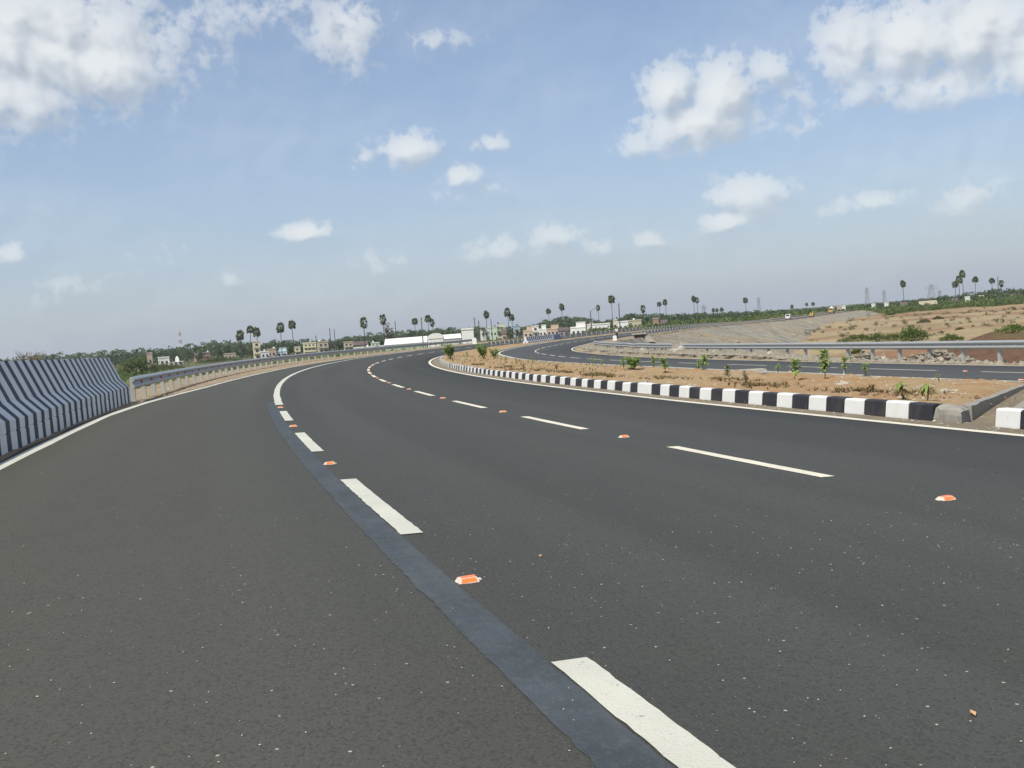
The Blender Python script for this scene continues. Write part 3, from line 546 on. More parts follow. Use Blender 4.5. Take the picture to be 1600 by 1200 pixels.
slope_sheet('right_embankment', lambda s: nFar(s) + 2.47, 1, lambda s: np.interp(s, [100, 175, 400], [2.2, 3.6, 3.6]), (.30, .295, .255), (.32, .28, .205), 1.3, (.15, .085, .055))

# ------------------------------------------------------------------ median: gutter strip, kerbs, soil, drain walls
sW = lambda n: 10.05 + .92 * (n - 4.5)             # the drain wall runs across the median on a slant
tag(strip('gutter', -30, 140, 3.655, 4.3, -.006, M_GUTTER, None, .5), kind='structure')
def kerb_block(s0, s1, n_off, h, m_, parent, wid=.17):
    """one cast block: battered face, rounded top edge, joints left open 6 mm"""
    s0 += .004; s1 -= .004; mb = MB()
    h = h + rnd.uniform(-.008, .006); n_off = n_off + rnd.uniform(-.010, .008)
    prof = [(0, -.08), (.0, .01), (.022, h - .022), (.042, h - .004), (.06, h), (wid, h), (wid, -.08)]
    K = 3 if s1 - s0 > .6 else 2
    ss = np.linspace(s0, s1, K); P = []
    for s_ in ss:
        for pn, pz in prof: P.append(tuple(W(s_, nKerb(s_) + n_off + pn, pz)))
    n = len(prof); F = [(i * n + j, i * n + (j + 1) % n, (i + 1) * n + (j + 1) % n, (i + 1) * n + j) for i in range(K - 1) for j in range(n)]
    F += [tuple(range(n)), tuple((K - 1) * n + j for j in range(n - 1, -1, -1))]
    mb.add(P, F); return mb.build('black_block' if m_ is M_KBLACK else 'white_block' if m_ is M_KWHITE else 'plain_block', m_, parent)
def kerb(label, seq, n_off=0.0, h=.215, group=None):
    s_mid = seq[0][0]; root = empty('kerb', W(s_mid, nKerb(s_mid), 0)); tag(root, label, 'kerb')
    root_inv = Matrix.Translation(-Vector(root.location))
    for s0, s1, m_ in seq:
        o = kerb_block(s0, s1, n_off, h, m_, root); o.matrix_parent_inverse = root_inv
    return root
def alt(s0, s1, step, first):
    out = []; s = s0; m_ = first
    while s < s1 - .05:
        e = min(s + step, s1); out.append((s, e, m_)); m_ = M_KWHITE if m_ is M_KBLACK else M_KBLACK; s = e
    return out
kerb('short black and white painted kerb run at the right picture edge, beyond the drain gap', [(-5, 8.72 - .46 * 12, M_KWHITE)] + [(8.72 - .46 * (q + 1), 8.72 - .46 * q, M_KBLACK if q % 2 == 0 else M_KWHITE) for q in range(11, -1, -1)] + [(8.72, 9.1, M_KWHITE)])
kerb('near black and white painted kerb run between the drain gap and the concrete edging', alt(10.15, 10.15 + .4632 * 19, .4632, M_KBLACK) + [(18.951, 19.75, M_KWHITE)])
sA = alt(19.8, 51.0, .50, M_KBLACK)
kerb('long far black and white painted kerb run curving round to the median tip', sA + [(q, q + .9, M_CONC2) for q in np.arange(51.0, 118, .92)], .05, .20)
def soil_h(s, n):
    f = np.clip((n - 4.2) / np.maximum(nNear(s) - .5 - 4.2, .3), 0, 1)
    return .185 - .165 * f
def median(name, t_arr, sgn, off):
    K = 34; f = np.linspace(0, 1, K)
    T, Fq = np.meshgrid(t_arr, f, indexing='ij')
    n = np.full_like(T, 6.0); s = T.copy()
    for _ in range(8):
        nl = nKerb(s) + .16; nr = np.maximum(nNear(s) - .42, nl + .15); n = nl + (nr - nl) * Fq
        fade = np.clip(1 - T / 60, 0, 1)
        s = sW(4.5) + (sW(n) - sW(4.5)) * fade + off + sgn * T
    V = W(s, n, soil_h(s, n))
    m_ = np.clip(np.minimum(Fq, 1 - Fq) * 9, 0, 1) * np.clip(T / .6, 0, 1)
    V[..., 2] += m_ * (vnoise(V, .8) * .08 + np.abs(vnoise(V, 2.3, 2.)) * .11 + np.abs(vnoise(V, 6., 3.)) * .05) - .04 * (T < .05)
    me = quads_mesh(name, V.reshape(-1, 3), grid_faces(*T.shape), M_SOIL, uv=np.stack([n, s], -1).reshape(-1, 2), smooth=True)
    if me.polygons[0].normal.z < 0: me.flip_normals()
    return tag(link(name, me), kind='structure')
median('median_soil', np.concatenate([np.arange(0, 30, .16), np.arange(30, 112, .5)]), 1, .03)
median('median_soil_near', np.arange(0, 36, .4), -1, -.92)
sheet_drain = [(lambda s, f=f: 4.0 + f * (nNear(s) - 4.2), -.03 - .01 * f) for f in np.linspace(0, 1, 8)]
tag(sheet('drain_floor', np.arange(4, 22, .4), sheet_drain, M_GUTTER), kind='structure')
def low_wall(name, label, off, n0, n1, wid, h, m_, rough=0.0, cat='drain wall'):
    mb = MB(); N = 18; ns = np.linspace(n0, n1, N); P = []
    for i, n in enumerate(ns):
        s = sW(n) + off
        for ds, z in ((-wid / 2, -.1), (-wid / 2, h), (wid / 2, h), (wid / 2, -.1)):
            j = rough * rnd.uniform(-1, 1)
            zz = float(soil_h(s, n)) - .16 + z if z > 0 else z
            P.append(tuple(W(s + ds + j * .5, n - ds * .7 + j * .4, zz + j * .5)))
    F = [(i * 4 + j, i * 4 + (j + 1) % 4, (i + 1) * 4 + (j + 1) % 4, (i + 1) * 4 + j) for i in range(N - 1) for j in range(4)] + [(0, 1, 2, 3), tuple((N - 1) * 4 + j for j in (3, 2, 1, 0))]
    mb.add(P, F); return tag(mb.build(name, m_), label, cat)
low_wall('drain_wall', 'rough grey concrete drain wall running back across the median at the right', 0.02, 4.62, 11.2, .12, .14, M_CONC, .016)
low_wall('drain_wall', 'low concrete drain lip on the right side of the drain gap', -.83, 4.7, 11.2, .10, .15, M_CONC, .008)
low_wall('edging_strip', 'thin pale concrete edging crossing the median soil behind the kerb junction', 10.3, 4.5, 10.9, .10, .20, M_CONC2, .004, 'edging')
mb = MB(); KN, KM = 14, 16
prof = [(4.10 + .0, -.06), (4.10, .02), (4.105, .1), (4.12, .165), (4.17, .205), (4.24, .215), (4.32, .22), (4.40, .215), (4.48, .21), (4.55, .19), (4.62, .15), (4.66, .06), (4.68, -.06)]
P = []
for i in range(KN):
    t = i / (KN - 1); s_ = 10.14 - .50 * t
    for n_, z_ in prof:
        q = W(s_ + (n_ - 4.1) * .9 * t, n_, z_ * (.9 - .5 * max(0, t - .45)))
        q = q + np.array(mnoise.noise_vector(Vector(q * 5.0))) * .035 + np.array(mnoise.noise_vector(Vector(q * 17.0))) * .014
        P.append(tuple(q))
n = len(prof); mb.add(P, [(i * n + j, i * n + (j + 1) % n, (i + 1) * n + (j + 1) % n, (i + 1) * n + j) for i in range(KN - 1) for j in range(n)] + [tuple(range(n)), tuple((KN - 1) * n + j for j in range(n - 1, -1, -1))])
tag(mb.build('kerb_end', M_CONC), 'broken unpainted concrete lump at the end of the near painted kerb', 'concrete block')
# low plain kerb on the far side of the median
mk = MB()
for a in np.arange(22, 128, 1.0):
    P = []
    for s_ in (a + .005, a + .995):
        nn = nNear(s_) - .40
        for dn, z in ((0, -.06), (0, .05), (.02, .065), (.14, .06), (.16, .04), (.16, -.06)): P.append(tuple(W(s_, nn + dn, z)))
    mk.add(P, [(j, (j + 1) % 6, 6 + (j + 1) % 6, 6 + j) for j in range(6)] + [tuple(range(6)), tuple(range(11, 5, -1))])
tag(mk.build('median_far_kerb', M_CONC2), 'low plain concrete kerb along the opposite road side of the median', 'kerb')

tag(sheet('median_soil_far', np.arange(108, 584, 2.0), [(lambda s, f=f: 3.68 + f * (nNear(s) - .2 - 3.68), lambda s, f=f: .02 + .10 * math.sin(math.pi * f) * np.clip((s - 108) / 20, 0, 1)) for f in np.linspace(0, 1, 7)], M_SHOULDER, jitter=jit_sh(.04)), kind='structure')

# ------------------------------------------------------------------ crash barriers with painted stripes
def barrier(label, s0, s1, nfun, profile, period, white, first=0.0):
    mb = MB(); s = s0; k = 0; n = len(profile)
    while s < s1 - .02:
        w = (white if k % 2 == 0 else period - white) * rnd.uniform(.93, 1.07); e = min(s + w, s1)
        P = []
        for q in (s, e):
            for pn, pz in profile: P.append(tuple(W(q, float(nfun(q)) + pn + rnd.uniform(-.003, .003), pz + rnd.uniform(-.003, .003))))
        F = [(j, (j + 1) % n, n + (j + 1) % n, n + j) for j in range(n)]
        if s == s0: F.append(tuple(range(n)))
        if e >= s1 - .02: F.append(tuple(range(2 * n - 1, n - 1, -1)))
        mb.add(P, F, k % 2); s = e; k += 1
    return tag(mb.build('crash_barrier', [M_BWHITE, M_BBLACK]), label, 'crash barrier')
barrier('large dark and white striped concrete crash barrier at the left of the road', 3.0, 25.9, lambda s: nRail(s) - .05,
        [(0, -.05), (0, .21), (-.012, .22), (0, .235), (0, .37), (-.19, .57), (-.42, 1.13), (-.60, 1.13), (-.62, -.05)], .58, .34)
barrier('short striped crash barrier far off in the median by the bridge', 124.5, 137.5, lambda s: 3.98,
        [(-.3, -.05), (-.3, .25), (-.15, .42), (-.08, .88), (.08, .88), (.15, .42), (.3, .25), (.3, -.05)], .98, .6)
mb = MB()
P = []
for q in (137.9, 141.5):
    for pn, pz in ((-.25, -.05), (-.2, .85), (.2, .85), (.25, -.05)): P.append(tuple(W(q, 4.0 + pn, pz)))
mb.add(P, [(0, 1, 5, 4), (1, 2, 6, 5), (2, 3, 7, 6), (3, 0, 4, 7), (0, 3, 2, 1), (4, 5, 6, 7)])
tag(mb.build('parapet', simple('blue_grey_concrete', (.20, .25, .31), .1, 2)), 'plain blue grey concrete parapet at the end of the far striped barrier', 'parapet')

# ------------------------------------------------------------------ guardrails: W-beam panels on posts
WPROF = [(.0, .155), (.025, .15), (.075, .105), (.082, .085), (.075, .062), (.018, .02), (.010, 0), (.018, -.02), (.075, -.062), (.082, -.085), (.075, -.105), (.025, -.15), (.0, -.155)]
WPROF = WPROF + [(a - .006, b) for a, b in WPROF[::-1]]
def post_mesh(h):
    mb = MB()
    mb.box((-.03, 0, h / 2 - .2), (.012, .12, h + .4)); mb.box((-.085, .056, h / 2 - .2), (.10, .008, h + .4)); mb.box((-.085, -.056, h / 2 - .2), (.10, .008, h + .4))
    mb.box((-.012, 0, h - .16), (.03, .1, .2))
    return mb.mesh('post', M_GALV2)
POSTS = {}
BOLT = MB(); BOLT.box((.02, 0, 0), (.03, .05, .05)); BOLT = BOLT.mesh('bolt', M_GALV2)
RFL = MB(); RFL.prism([(math.cos(a) * .075, math.sin(a) * .075) for a in np.linspace(0, 2 * math.pi, 9)[:-1]], 0, .02, 0, 'x'); RFL = RFL.mesh('red_reflector', M_RED)
def guardrail(label, s0, s1, nfun, face, step=2.0, zc=.53, group=None, reflect=False, bolts=False, panel=4.0, wob=0.0, tail=None):
    POST = POSTS.setdefault(zc, post_mesh(zc + .14)) if zc not in POSTS else POSTS[zc]
    root = empty('guardrail', tuple(W(s0, float(nfun(s0)))))
    tag(root, label, 'guardrail', group)
    inv = Matrix.Translation(-Vector(root.location)); s = s0; npf = len(WPROF)
    dzf = lambda s: wob * mnoise.noise((s * .3, 1, 1))
    while s < s1 - .1:
        e = min(s + panel, s1); K = max(3, int((e - s) / .7) + 1); mb = MB(); P = []
        for q in np.linspace(s - .02, e + .02 if e < s1 else e, K):
            for d, z in WPROF: P.append(tuple(W(q, float(nfun(q)) + face * (d + (.003 if round(s / panel) % 2 else 0)), zc + z + dzf(q))))
        F = [(i * npf + j, i * npf + (j + 1) % npf, (i + 1) * npf + (j + 1) % npf, (i + 1) * npf + j) for i in range(K - 1) for j in range(npf)]
        F += [tuple(range(npf)), tuple((K - 1) * npf + j for j in range(npf - 1, -1, -1))]
        mb.add(P, F); o = mb.build('rail_panel', M_GALV, root); o.matrix_parent_inverse = inv; s = e
    for q in np.arange(s0 + .7, s1 - .2, step):
        n = float(nfun(q)); hd = head(q); yaw = -hd if face > 0 else math.pi - hd
        o = link('post', POST, root, tuple(W(q, n - face * .01, -.0) + np.array([0, 0, dzf(q)])), (rnd.uniform(-.02, .02), rnd.uniform(-.02, .02), yaw)); o.matrix_parent_inverse = inv
        if bolts:
            o = link('bolt', BOLT, root, tuple(W(q + 1.0, n + face * .01, zc + dzf(q + 1))), (0, 0, yaw)); o.matrix_parent_inverse = inv
        if reflect and q < reflect:
            o = link('red_reflector', RFL, root, tuple(W(q + .9, n + face * .035, zc + dzf(q))), (0, 0, yaw)); o.matrix_parent_inverse = inv
    return root
guardrail('long grey guardrail with red reflectors running from the striped barrier along the left bend', 25.95, 133, nRail, 1, 2.0, .465, reflect=75)
guardrail('short far guardrail in the median in front of the distant striped barrier', 108, 124.3, lambda s: np.interp(s, [106, 122], [3.7, 3.95]), -1, 2.0, .52)
guardrail('distant guardrail in the median of the far road beyond the parapet', 143, 372, lambda s: np.interp(s, [143, 160, 200], [4.1, 4.4, 4.6]), -1, 3.0, .56)
guardrail('distant guardrail above the culvert on the right side of the far road', 150, 262, lambda s: nFar(s) + 1.7, -1, 2.5, .56)
rr = lambda s: np.interp(s, [0, 30, 45, 60, 75, 86, 95], [20.75, 20.6, 20.2, 18.9, 18.1, 17.2, 16.2])
guardrail('near right guardrail on bare posts in front of the dark earth bank', 6.0, 58.9, rr, -1, 2.0, .60, bolts=True)
guardrail('far right guardrail section bending away with rubble heaped under it', 60.6, 96.5, rr, -1, 2.0, .60, bolts=True, wob=.05)

# ------------------------------------------------------------------ road studs
def stud_parts():
    b = MB(); P = [(-.06, -.05, 0), (.06, -.05, 0), (.06, .05, 0), (-.06, .05, 0), (-.05, -.022, .024), (.05, -.022, .024), (.05, .022, .024), (-.05, .022, .024)]
    b.add(P, [(0, 1, 5, 4), (1, 2, 6, 5), (2, 3, 7, 6), (3, 0, 4, 7), (4, 5, 6, 7), (3, 2, 1, 0)])
    b.box((-.07, 0, .003), (.022, .04, .006)); b.box((.07, 0, .003), (.022, .04, .006))
    r = MB(); r.add([(-.044, -.0475, .004), (.05, -.0475, .004), (.044, -.0265, .0225), (-.038, -.0265, .0225), (-.044, -.046, .003), (.05, -.046, .003), (.044, -.025, .0215), (-.038, -.025, .0215)],
                    [(0, 1, 2, 3), (4, 7, 6, 5), (0, 4, 5, 1), (1, 5, 6, 2), (2, 6, 7, 3), (3, 7, 4, 0)])
    t = MB(); t.box((.006, 0, .0252), (.084, .04, .003))
    return b.mesh('stud_body', M_STUDW), r.mesh('reflector', M_ORANGE), t.mesh('stud_top', M_ORANGE)
SB, SR, ST = stud_parts()
ORD = ['nearest', 'second', 'third', 'fourth', 'fifth', 'sixth', 'seventh', 'eighth', 'ninth', 'tenth', 'eleventh', 'twelfth', 'thirteenth', 'fourteenth', 'fifteenth', 'sixteenth']
def stud(s, n, label, group):
    root = empty('road_stud', tuple(W(s, n, .0)), -head(s)); tag(root, label, 'road stud', group)
    link('stud_body', SB, root); link('reflector', SR, root); link('stud_top', ST, root)
    root.scale = (.84, .84, .92)
k = 0
for i in range(1, 5):
    stud(B0_ + i * P_ - 1.28, -3.545 + .03, '%s orange stud on the left dashed line by the blue strip' % (ORD[i - 1] + (' from the camera' if i > 1 else '')), 'orange road studs on the left line')
for i in range(0, 12):
    stud(S0_ + i * P_ - 1.28, 0.0, '%s orange road stud in the gaps of the middle dashed line' % (ORD[i] + (' from the camera' if i else '')), 'orange road studs on the middle line')
for i, q in enumerate((17.6, 22.9)):
    stud(q, float(nMid(q)) + (.0 if i else -3.3 + .5), ['orange stud by the near edge of the opposite road', 'orange stud on the dashed line of the opposite road'][i], 'orange road studs on the opposite road')

# ------------------------------------------------------------------ grit, leaves and scraps on the asphalt
def stones(N, place, smin, smax, m_, name, label, flat=.6):
    base = np.array([(1, 0, 0), (-1, 0, 0), (0, 1, 0), (0, -1, 0), (0, 0, 1), (0, 0, -.5)], float)
    fc = np.array([(0, 2, 4), (2, 1, 4), (1, 3, 4), (3, 0, 4), (2, 0, 5), (1, 2, 5), (3, 1, 5), (0, 3, 5)])
    V = []; F = []
    for i in range(N):
        p = place(i)
        sz = smin + (smax - smin) * rnd.random() ** 3
        a = rnd.uniform(0, 6.28); c, s_ = math.cos(a), math.sin(a)
        q = base * rng.uniform(.6, 1.3, (6, 1)) * np.array([1, rnd.uniform(.55, 1), flat]) * sz
        q = np.stack([q[:, 0] * c - q[:, 1] * s_, q[:, 0] * s_ + q[:, 1] * c, q[:, 2]], -1)
        V.append(q + np.asarray(p)); F.append(fc + 6 * i)
    me = quads_mesh(name, np.concatenate(V), np.concatenate(F), m_)
    return tag(link(name, me), label, None, None, 'stuff')
def on_road(i):
    s = rnd.uniform(.3, 5) if i % 3 else rnd.uniform(3, 40); n = rnd.uniform(-6.7, 3.5)
    return W(s, n, .003)
stones(5200, on_road, .0012, .0055, M_GRIT, 'road_grit', 'fine pale grit scattered over the asphalt')
stones(900, lambda i: W(rnd.uniform(8, 75), rnd.uniform(3.68, 4.08), 0), .004, .03, M_GRIT, 'gutter_gravel', 'gravel lying in the gutter below the kerb')
def in_median(i):
    s = rnd.uniform(9.2, 60) if i % 4 else rnd.uniform(9, 24); n = rnd.uniform(4.35, max(4.6, float(nNear(s)) - .6))
    if s < float(sW(n)) + .4: s = float(sW(n)) + rnd.uniform(.4, 6)
    return W(s, n, float(soil_h(s, n)) + .02)
stones(2600, in_median, .008, .055, M_STONE2, 'median_stones', 'small stones lying over the median soil')
def on_lsh(i):
    s = rnd.uniform(10, 90); return W(s, rnd.uniform(float(nRail(s)) - .6, float(nA(s)) - .2), .0)
stones(1400, on_lsh, .006, .04, M_GRIT, 'shoulder_gravel', 'gravel on the left dirt shoulder')
def clod_pl(i):
    c = rnd.choice(((22.3, 5.4), (24.6, 5.3), (27.0, 5.6), (31, 5.2), (35, 5.0), (14.0, 5.6), (20.8, 6.8), (17.5, 5.9), (12.0, 5.4))); s, n = c[0] + rnd.gauss(0, .7), max(4.45, c[1] + rnd.gauss(0, .3)); return W(s, n, float(soil_h(s, n)) + .03)
stones(650, clod_pl, .015, .07, simple('dug_earth', (.17, .105, .065), .3, 6, .95, .1), 'earth_clods', 'dark clods of dug earth on the median', .8)
leafm = MB(); leafm.add([(-.02, 0, 0), (0, -.009, .003), (.022, 0, .002), (0, .009, .004)], [(0, 1, 2, 3)]); LEAFM = leafm.mesh('leaf', simple('fallen_leaf', (.55, .32, .16), .2, 50))
for i, (s_, n_, l) in enumerate([(1.62, -2.92, 'pale dry leaf right of the nearest white dash, the nearer of two'), (1.75, -3.03, 'pale dry leaf right of the nearest white dash, the farther of two'), (4.75, -3.02, 'dry yellow leaf to the right of the nearest left stud'),
                                 (2.2, -2.62, 'reddish leaf fragment among grit in the middle lane')]):
    o = tag(link('fallen_leaf', LEAFM, None, tuple(W(s_, n_, .006)), (0, 0, rnd.uniform(0, 3))), l, 'leaf', 'dry leaves on the asphalt')

# ------------------------------------------------------------------ rubble along the right-hand shoulder
def rubble(i):
    s = rnd.choice((rnd.uniform(20, 60), rnd.uniform(38, 100), rnd.uniform(40, 70), rnd.uniform(40, 90)))
    n = float(nFar(s)) + .7 + 1.9 * rnd.random() ** .7; return W(s, n, float(rub(s)) * .8 - .02)
stones(5600, rubble, .02, .2, M_STONE, 'shoulder_rubble', 'broken stone rubble along the right shoulder under the guardrail', .75)
def heap(s, n, rad, h, N, label, m_=M_STONE):
    def pl(i):
        a, r = rnd.uniform(0, 6.28), rad * rnd.random() ** .6
        return W(s + math.sin(a) * r * 1.3, n + math.cos(a) * r, h * max(0, 1 - r / rad) * rnd.uniform(.3, 1))
    stones(N, pl, .03, .17, m_, 'rubble_heap', label, .75)
heap(60.0, 19.4, 1.3, .95, 320, 'tall rubble heap covering the gap between the two right guardrails', M_STONE2)
heap(33.2, 21.1, 1.3, .55, 300, 'rubble heap behind the posts of the near right guardrail')
heap(38.3, 21.0, .8, .4, 160, 'small rubble heap between guardrail posts below the field bushes')
heap(47.0, 20.0, 1.6, .35, 300, 'broad low rubble heap in front of the near right guardrail')
heap(71.0, 18.0, 2.2, .45, 300, 'rubble heap under the far right guardrail section')
heap(82.0, 17.2, 2.2, .4, 300, 'small stony heap near the bent end of the right guardrail')
def rock_mesh(seed, sub=2):
    bm = bmesh.new(); bmesh.ops.create_icosphere(bm, subdivisions=sub, radius=1.0)
    for v in bm.verts:
        d = mnoise.noise(v.co * 1.1 + Vector((seed * 7, 0, 0))) * .55 + mnoise.noise(v.co * 2.7 + Vector((0, seed * 3, 0))) * .2
        v.co *= 1 + d; v.co.z *= .75
    me = bpy.data.meshes.new('rock'); bm.to_mesh(me); bm.free(); me.materials.append(M_STONE2); return me
ROCKS = [rock_mesh(i + 1) for i in range(4)]
for i, (s, n, sz, l) in enumerate([(57.4, 18.6, .42, 'large pale boulder beside the tall rubble heap'), (44.5, 19.3, .22, 'pinkish rock in front of the near right guardrail'), (52, 19.0, .2, 'grey rock between the pinkish rock and the tall heap'),
                                   (31.6, 20.3, .17, 'grey stone at the foot of a right guardrail post'), (35.8, 20.5, .16, 'flat stone in the dirt below the right guardrail'), (24.5, 10.6, .16, 'brown stone at the far edge of the median'),
                                   (12.6, 6.3, .09, 'dark clod beside the bare dead stalk'), (15.6, 6.5, .13, 'dark clod at the foot of the tallest seedling'), (66.0, 18.0, .3, 'pale rock under the far right guardrail')]):
    link_o = link('rock', ROCKS[i % 4], None, tuple(W(s, n, (float(rub(s)) * .7 if n > 15 else float(soil_h(s, n))) + sz * .3)), (0, 0, i * 1.3), (sz, sz * .8, sz)); tag(link_o, l, 'rock')
for s, n, dx, dy, l, z in [(28.4, 11.2, 1.0, .35, 'pale concrete slab lying at the end of the thin edging', .06), (55.5, 18.35, 1.1, .4, 'pale flat slab on the right shoulder below the tall heap', .04)]:
    mb = MB(); mb.box((0, 0, 0), (dx, dy, .08), taper=.95); o = mb.build('slab', M_STONE2); o.location = tuple(W(s, n, z)); o.rotation_euler = (.05, .03, .2); tag(o, l, 'slab')
def on_slope(i):
    s = rnd.uniform(60, 420); t = rnd.random() ** .8; n0 = float(nFar(s)) + 2.47; top = W(s, n0, -.045); drop = top[2] + .7
    r = float(np.interp(s, [100, 175, 400], [2.2, 3.6, 3.6])); q = W(s, n0 + drop * r * t); q[2] = top[2] - drop * t + .05; return q
stones(2200, on_slope, .04, .36, M_STONE, 'slope_stones', 'stones strewn down the far right embankment slope', .7)
def on_field(i):
    a = math.radians(rnd.uniform(13, 31)); r = rnd.uniform(110, 340); return (r * math.sin(a), r * math.cos(a), .1)
stones(420, on_field, .06, .35, M_STONE2, 'field_stones', 'stones lying about the brown field', .5)

# ------------------------------------------------------------------ plants
def blade(mb, base, d, L, wd, droop):
    d = Vector(d).normalized(); side = d.cross(Vector((0, 0, 1))); side = side.normalized() if side.length > .05 else Vector((1, 0, 0))
    up = side.cross(d); P = []
    for t, w_ in ((0, .25), (.4, 1), (.75, .8), (1, .05)):
        c = Vector(base) + d * (L * t) - Vector((0, 0, 1)) * (droop * L * t * t)
        P += [c - side * wd * w_ * .5, c + up * wd * .12 * w_, c + side * wd * w_ * .5]
    mb.add(P, [(i * 3 + j, i * 3 + j + 1, i * 3 + j + 4, i * 3 + j + 3) for i in range(3) for j in range(2)])
def seedling(s, n, h, kind, label):
    z = float(soil_h(s, n)) + .01; h *= {'bush': 1.5, 'bushy': 1.3, 'droop': 1.15, 'dead': 1.1, 'tall': 1.15}.get(kind, 1.4); root = empty('seedling', tuple(W(s, n, z)), rnd.uniform(0, 6)); tag(root, label, 'plant', 'young plants in the median')
    st = MB(); fo = MB(); dr = MB()
    if kind in ('bush', 'bushy'):
        nst = 9 if kind == 'bush' else 6
        for i in range(nst):
            a = rnd.uniform(0, 6.28); r = h * rnd.uniform(.15, .45); tip = Vector((math.cos(a) * r, math.sin(a) * r, h * rnd.uniform(.6, 1)))
            st.tube([(0, 0, -.03), tip * .5 + Vector((0, 0, .05 * h)), tip], [.012, .008, .004], 4)
            for j in range(70 if kind == 'bush' else 44):
                t = rnd.uniform(.3, 1); b = rnd.uniform(0, 6.28)
                blade(fo, tip * t, (math.cos(b), math.sin(b), rnd.uniform(.1, 1.0)), rnd.uniform(.14, .26), .06, rnd.uniform(.1, .5))
    elif kind == 'dead':
        for i in range(6):
            a = rnd.uniform(0, 6.28); r = h * rnd.uniform(.1, .5); st.tube([(0, 0, -.02), (math.cos(a) * r * .4, math.sin(a) * r * .4, h * .6), (math.cos(a) * r, math.sin(a) * r, h * rnd.uniform(.6, 1.05))], [.007, .005, .003], 4)
            for j in range(3):
                b = rnd.uniform(0, 6.28); blade(dr, (math.cos(a) * r * .6, math.sin(a) * r * .6, h * rnd.uniform(.3, .9)), (math.cos(b), math.sin(b), -.2), .08, .025, .5)
    else:
        lean = Vector((rnd.uniform(-.1, .1), rnd.uniform(-.1, .1), 1)) * h * (.75 if kind != 'tall' else .85)
        st.tube([(0, 0, -.03), lean * .5 + Vector((.01, .01, 0)), lean], [.011, .009, .005], 5)
        rng_ = {'tall': (70, .3, 1.0), 'fan': (46, .35, 1.0), 'droop': (26, .45, 1.0), 'small': (24, .3, 1), 'stake': (30, .3, 1), 'dark': (44, .1, 1)}[kind]
        for j in range(rng_[0]):
            t = rnd.uniform(rng_[1], rng_[2]); b = j * 2.4 + rnd.uniform(-.4, .4); e = rnd.uniform(.1, .9) + t * .6
            if kind == 'droop': e = rnd.uniform(-.1, .7)
            L = h * (.34 if kind in ('tall',) else .42) * rnd.uniform(.7, 1.15)
            blade(dr if (kind == 'droop' and t < .75) or (kind == 'dark' and j % 2) else fo, lean * t, (math.cos(b), math.sin(b), e), L, L * .24, rnd.uniform(.25, .8 if kind != 'droop' else 1.2))
        if kind == 'tall':
            for a in (.8, 3.6):
                tip = lean * .8 + Vector((math.cos(a) * .14, math.sin(a) * .14, .02)); st.tube([lean * .35, lean * .6 + Vector((math.cos(a) * .08, math.sin(a) * .08, 0)), tip], [.007, .006, .003], 4)
                for j in range(22):
                    b = rnd.uniform(0, 6.28); blade(fo, tip - Vector((0, 0, .06 * rnd.random())), (math.cos(b), math.sin(b), rnd.uniform(.1, 1.3)), .15, .026, .5)
    st.build('stem', M_BARK, root)
    if fo.v: fo.build('foliage', M_OLE, root)
    if dr.v: dr.build('dry_leaves', M_OLED, root)
    if kind == 'stake':
        k_ = MB(); k_.tube([(.03, .02, -.05), (.03, .02, .17)], .014, 6); k_.build('stake', M_WHITE, root)
for a in PLANTS: seedling(*a)
# dry grass and clods in the median
def tufts(N, place, h0, h1, m_, name, label, w_=.012):
    V = []; F = []
    for i in range(N):
        p = np.asarray(place(i)); h = rnd.uniform(h0, h1)
        for j in range(7):
            a = rnd.uniform(0, 6.28); l = rnd.uniform(.2, .9) * h; c, s_ = math.cos(a), math.sin(a); b = len(V)
            V += [p + np.array((-s_ * w_, c * w_, 0)), p + np.array((s_ * w_, -c * w_, 0)), p + np.array((c * l, s_ * l, h * rnd.uniform(.5, 1)))]; F.append((b, b + 1, b + 2))
    return tag(link(name, quads_mesh(name, V, F, m_)), label, None, None, 'stuff')
def dry_pl(i):
    c = rnd.choice(((22.0, 5.6), (22.6, 5.9), (18.2, 6.2), (13.2, 5.7), (13.8, 5.4), (26, 5.2), (32, 5.0), (30, 5.4), (38, 4.9), (45, 5.0), (17.2, 5.5), (24.5, 5.1), (27.5, 5.6), (34, 5.6), (40, 5.8), (20.6, 6.6), (15.6, 5.2)))
    s, n = c[0] + rnd.gauss(0, .5), max(4.4, c[1] + rnd.gauss(0, .22)); return W(s, n, float(soil_h(s, n)) + .02)
tufts(760, dry_pl, .04, .13, M_OLED, 'dry_grass', 'patches of dark dry grass on the median soil')
def gr_pl(i):
    s = rnd.uniform(30, 75); n = rnd.uniform(4.6, max(4.8, float(nNear(s)) - .6)); return W(s, n, float(soil_h(s, n)) + .02)
tufts(500, gr_pl, .05, .16, M_DULL, 'median_weeds', 'thin yellow weeds on the far part of the median')

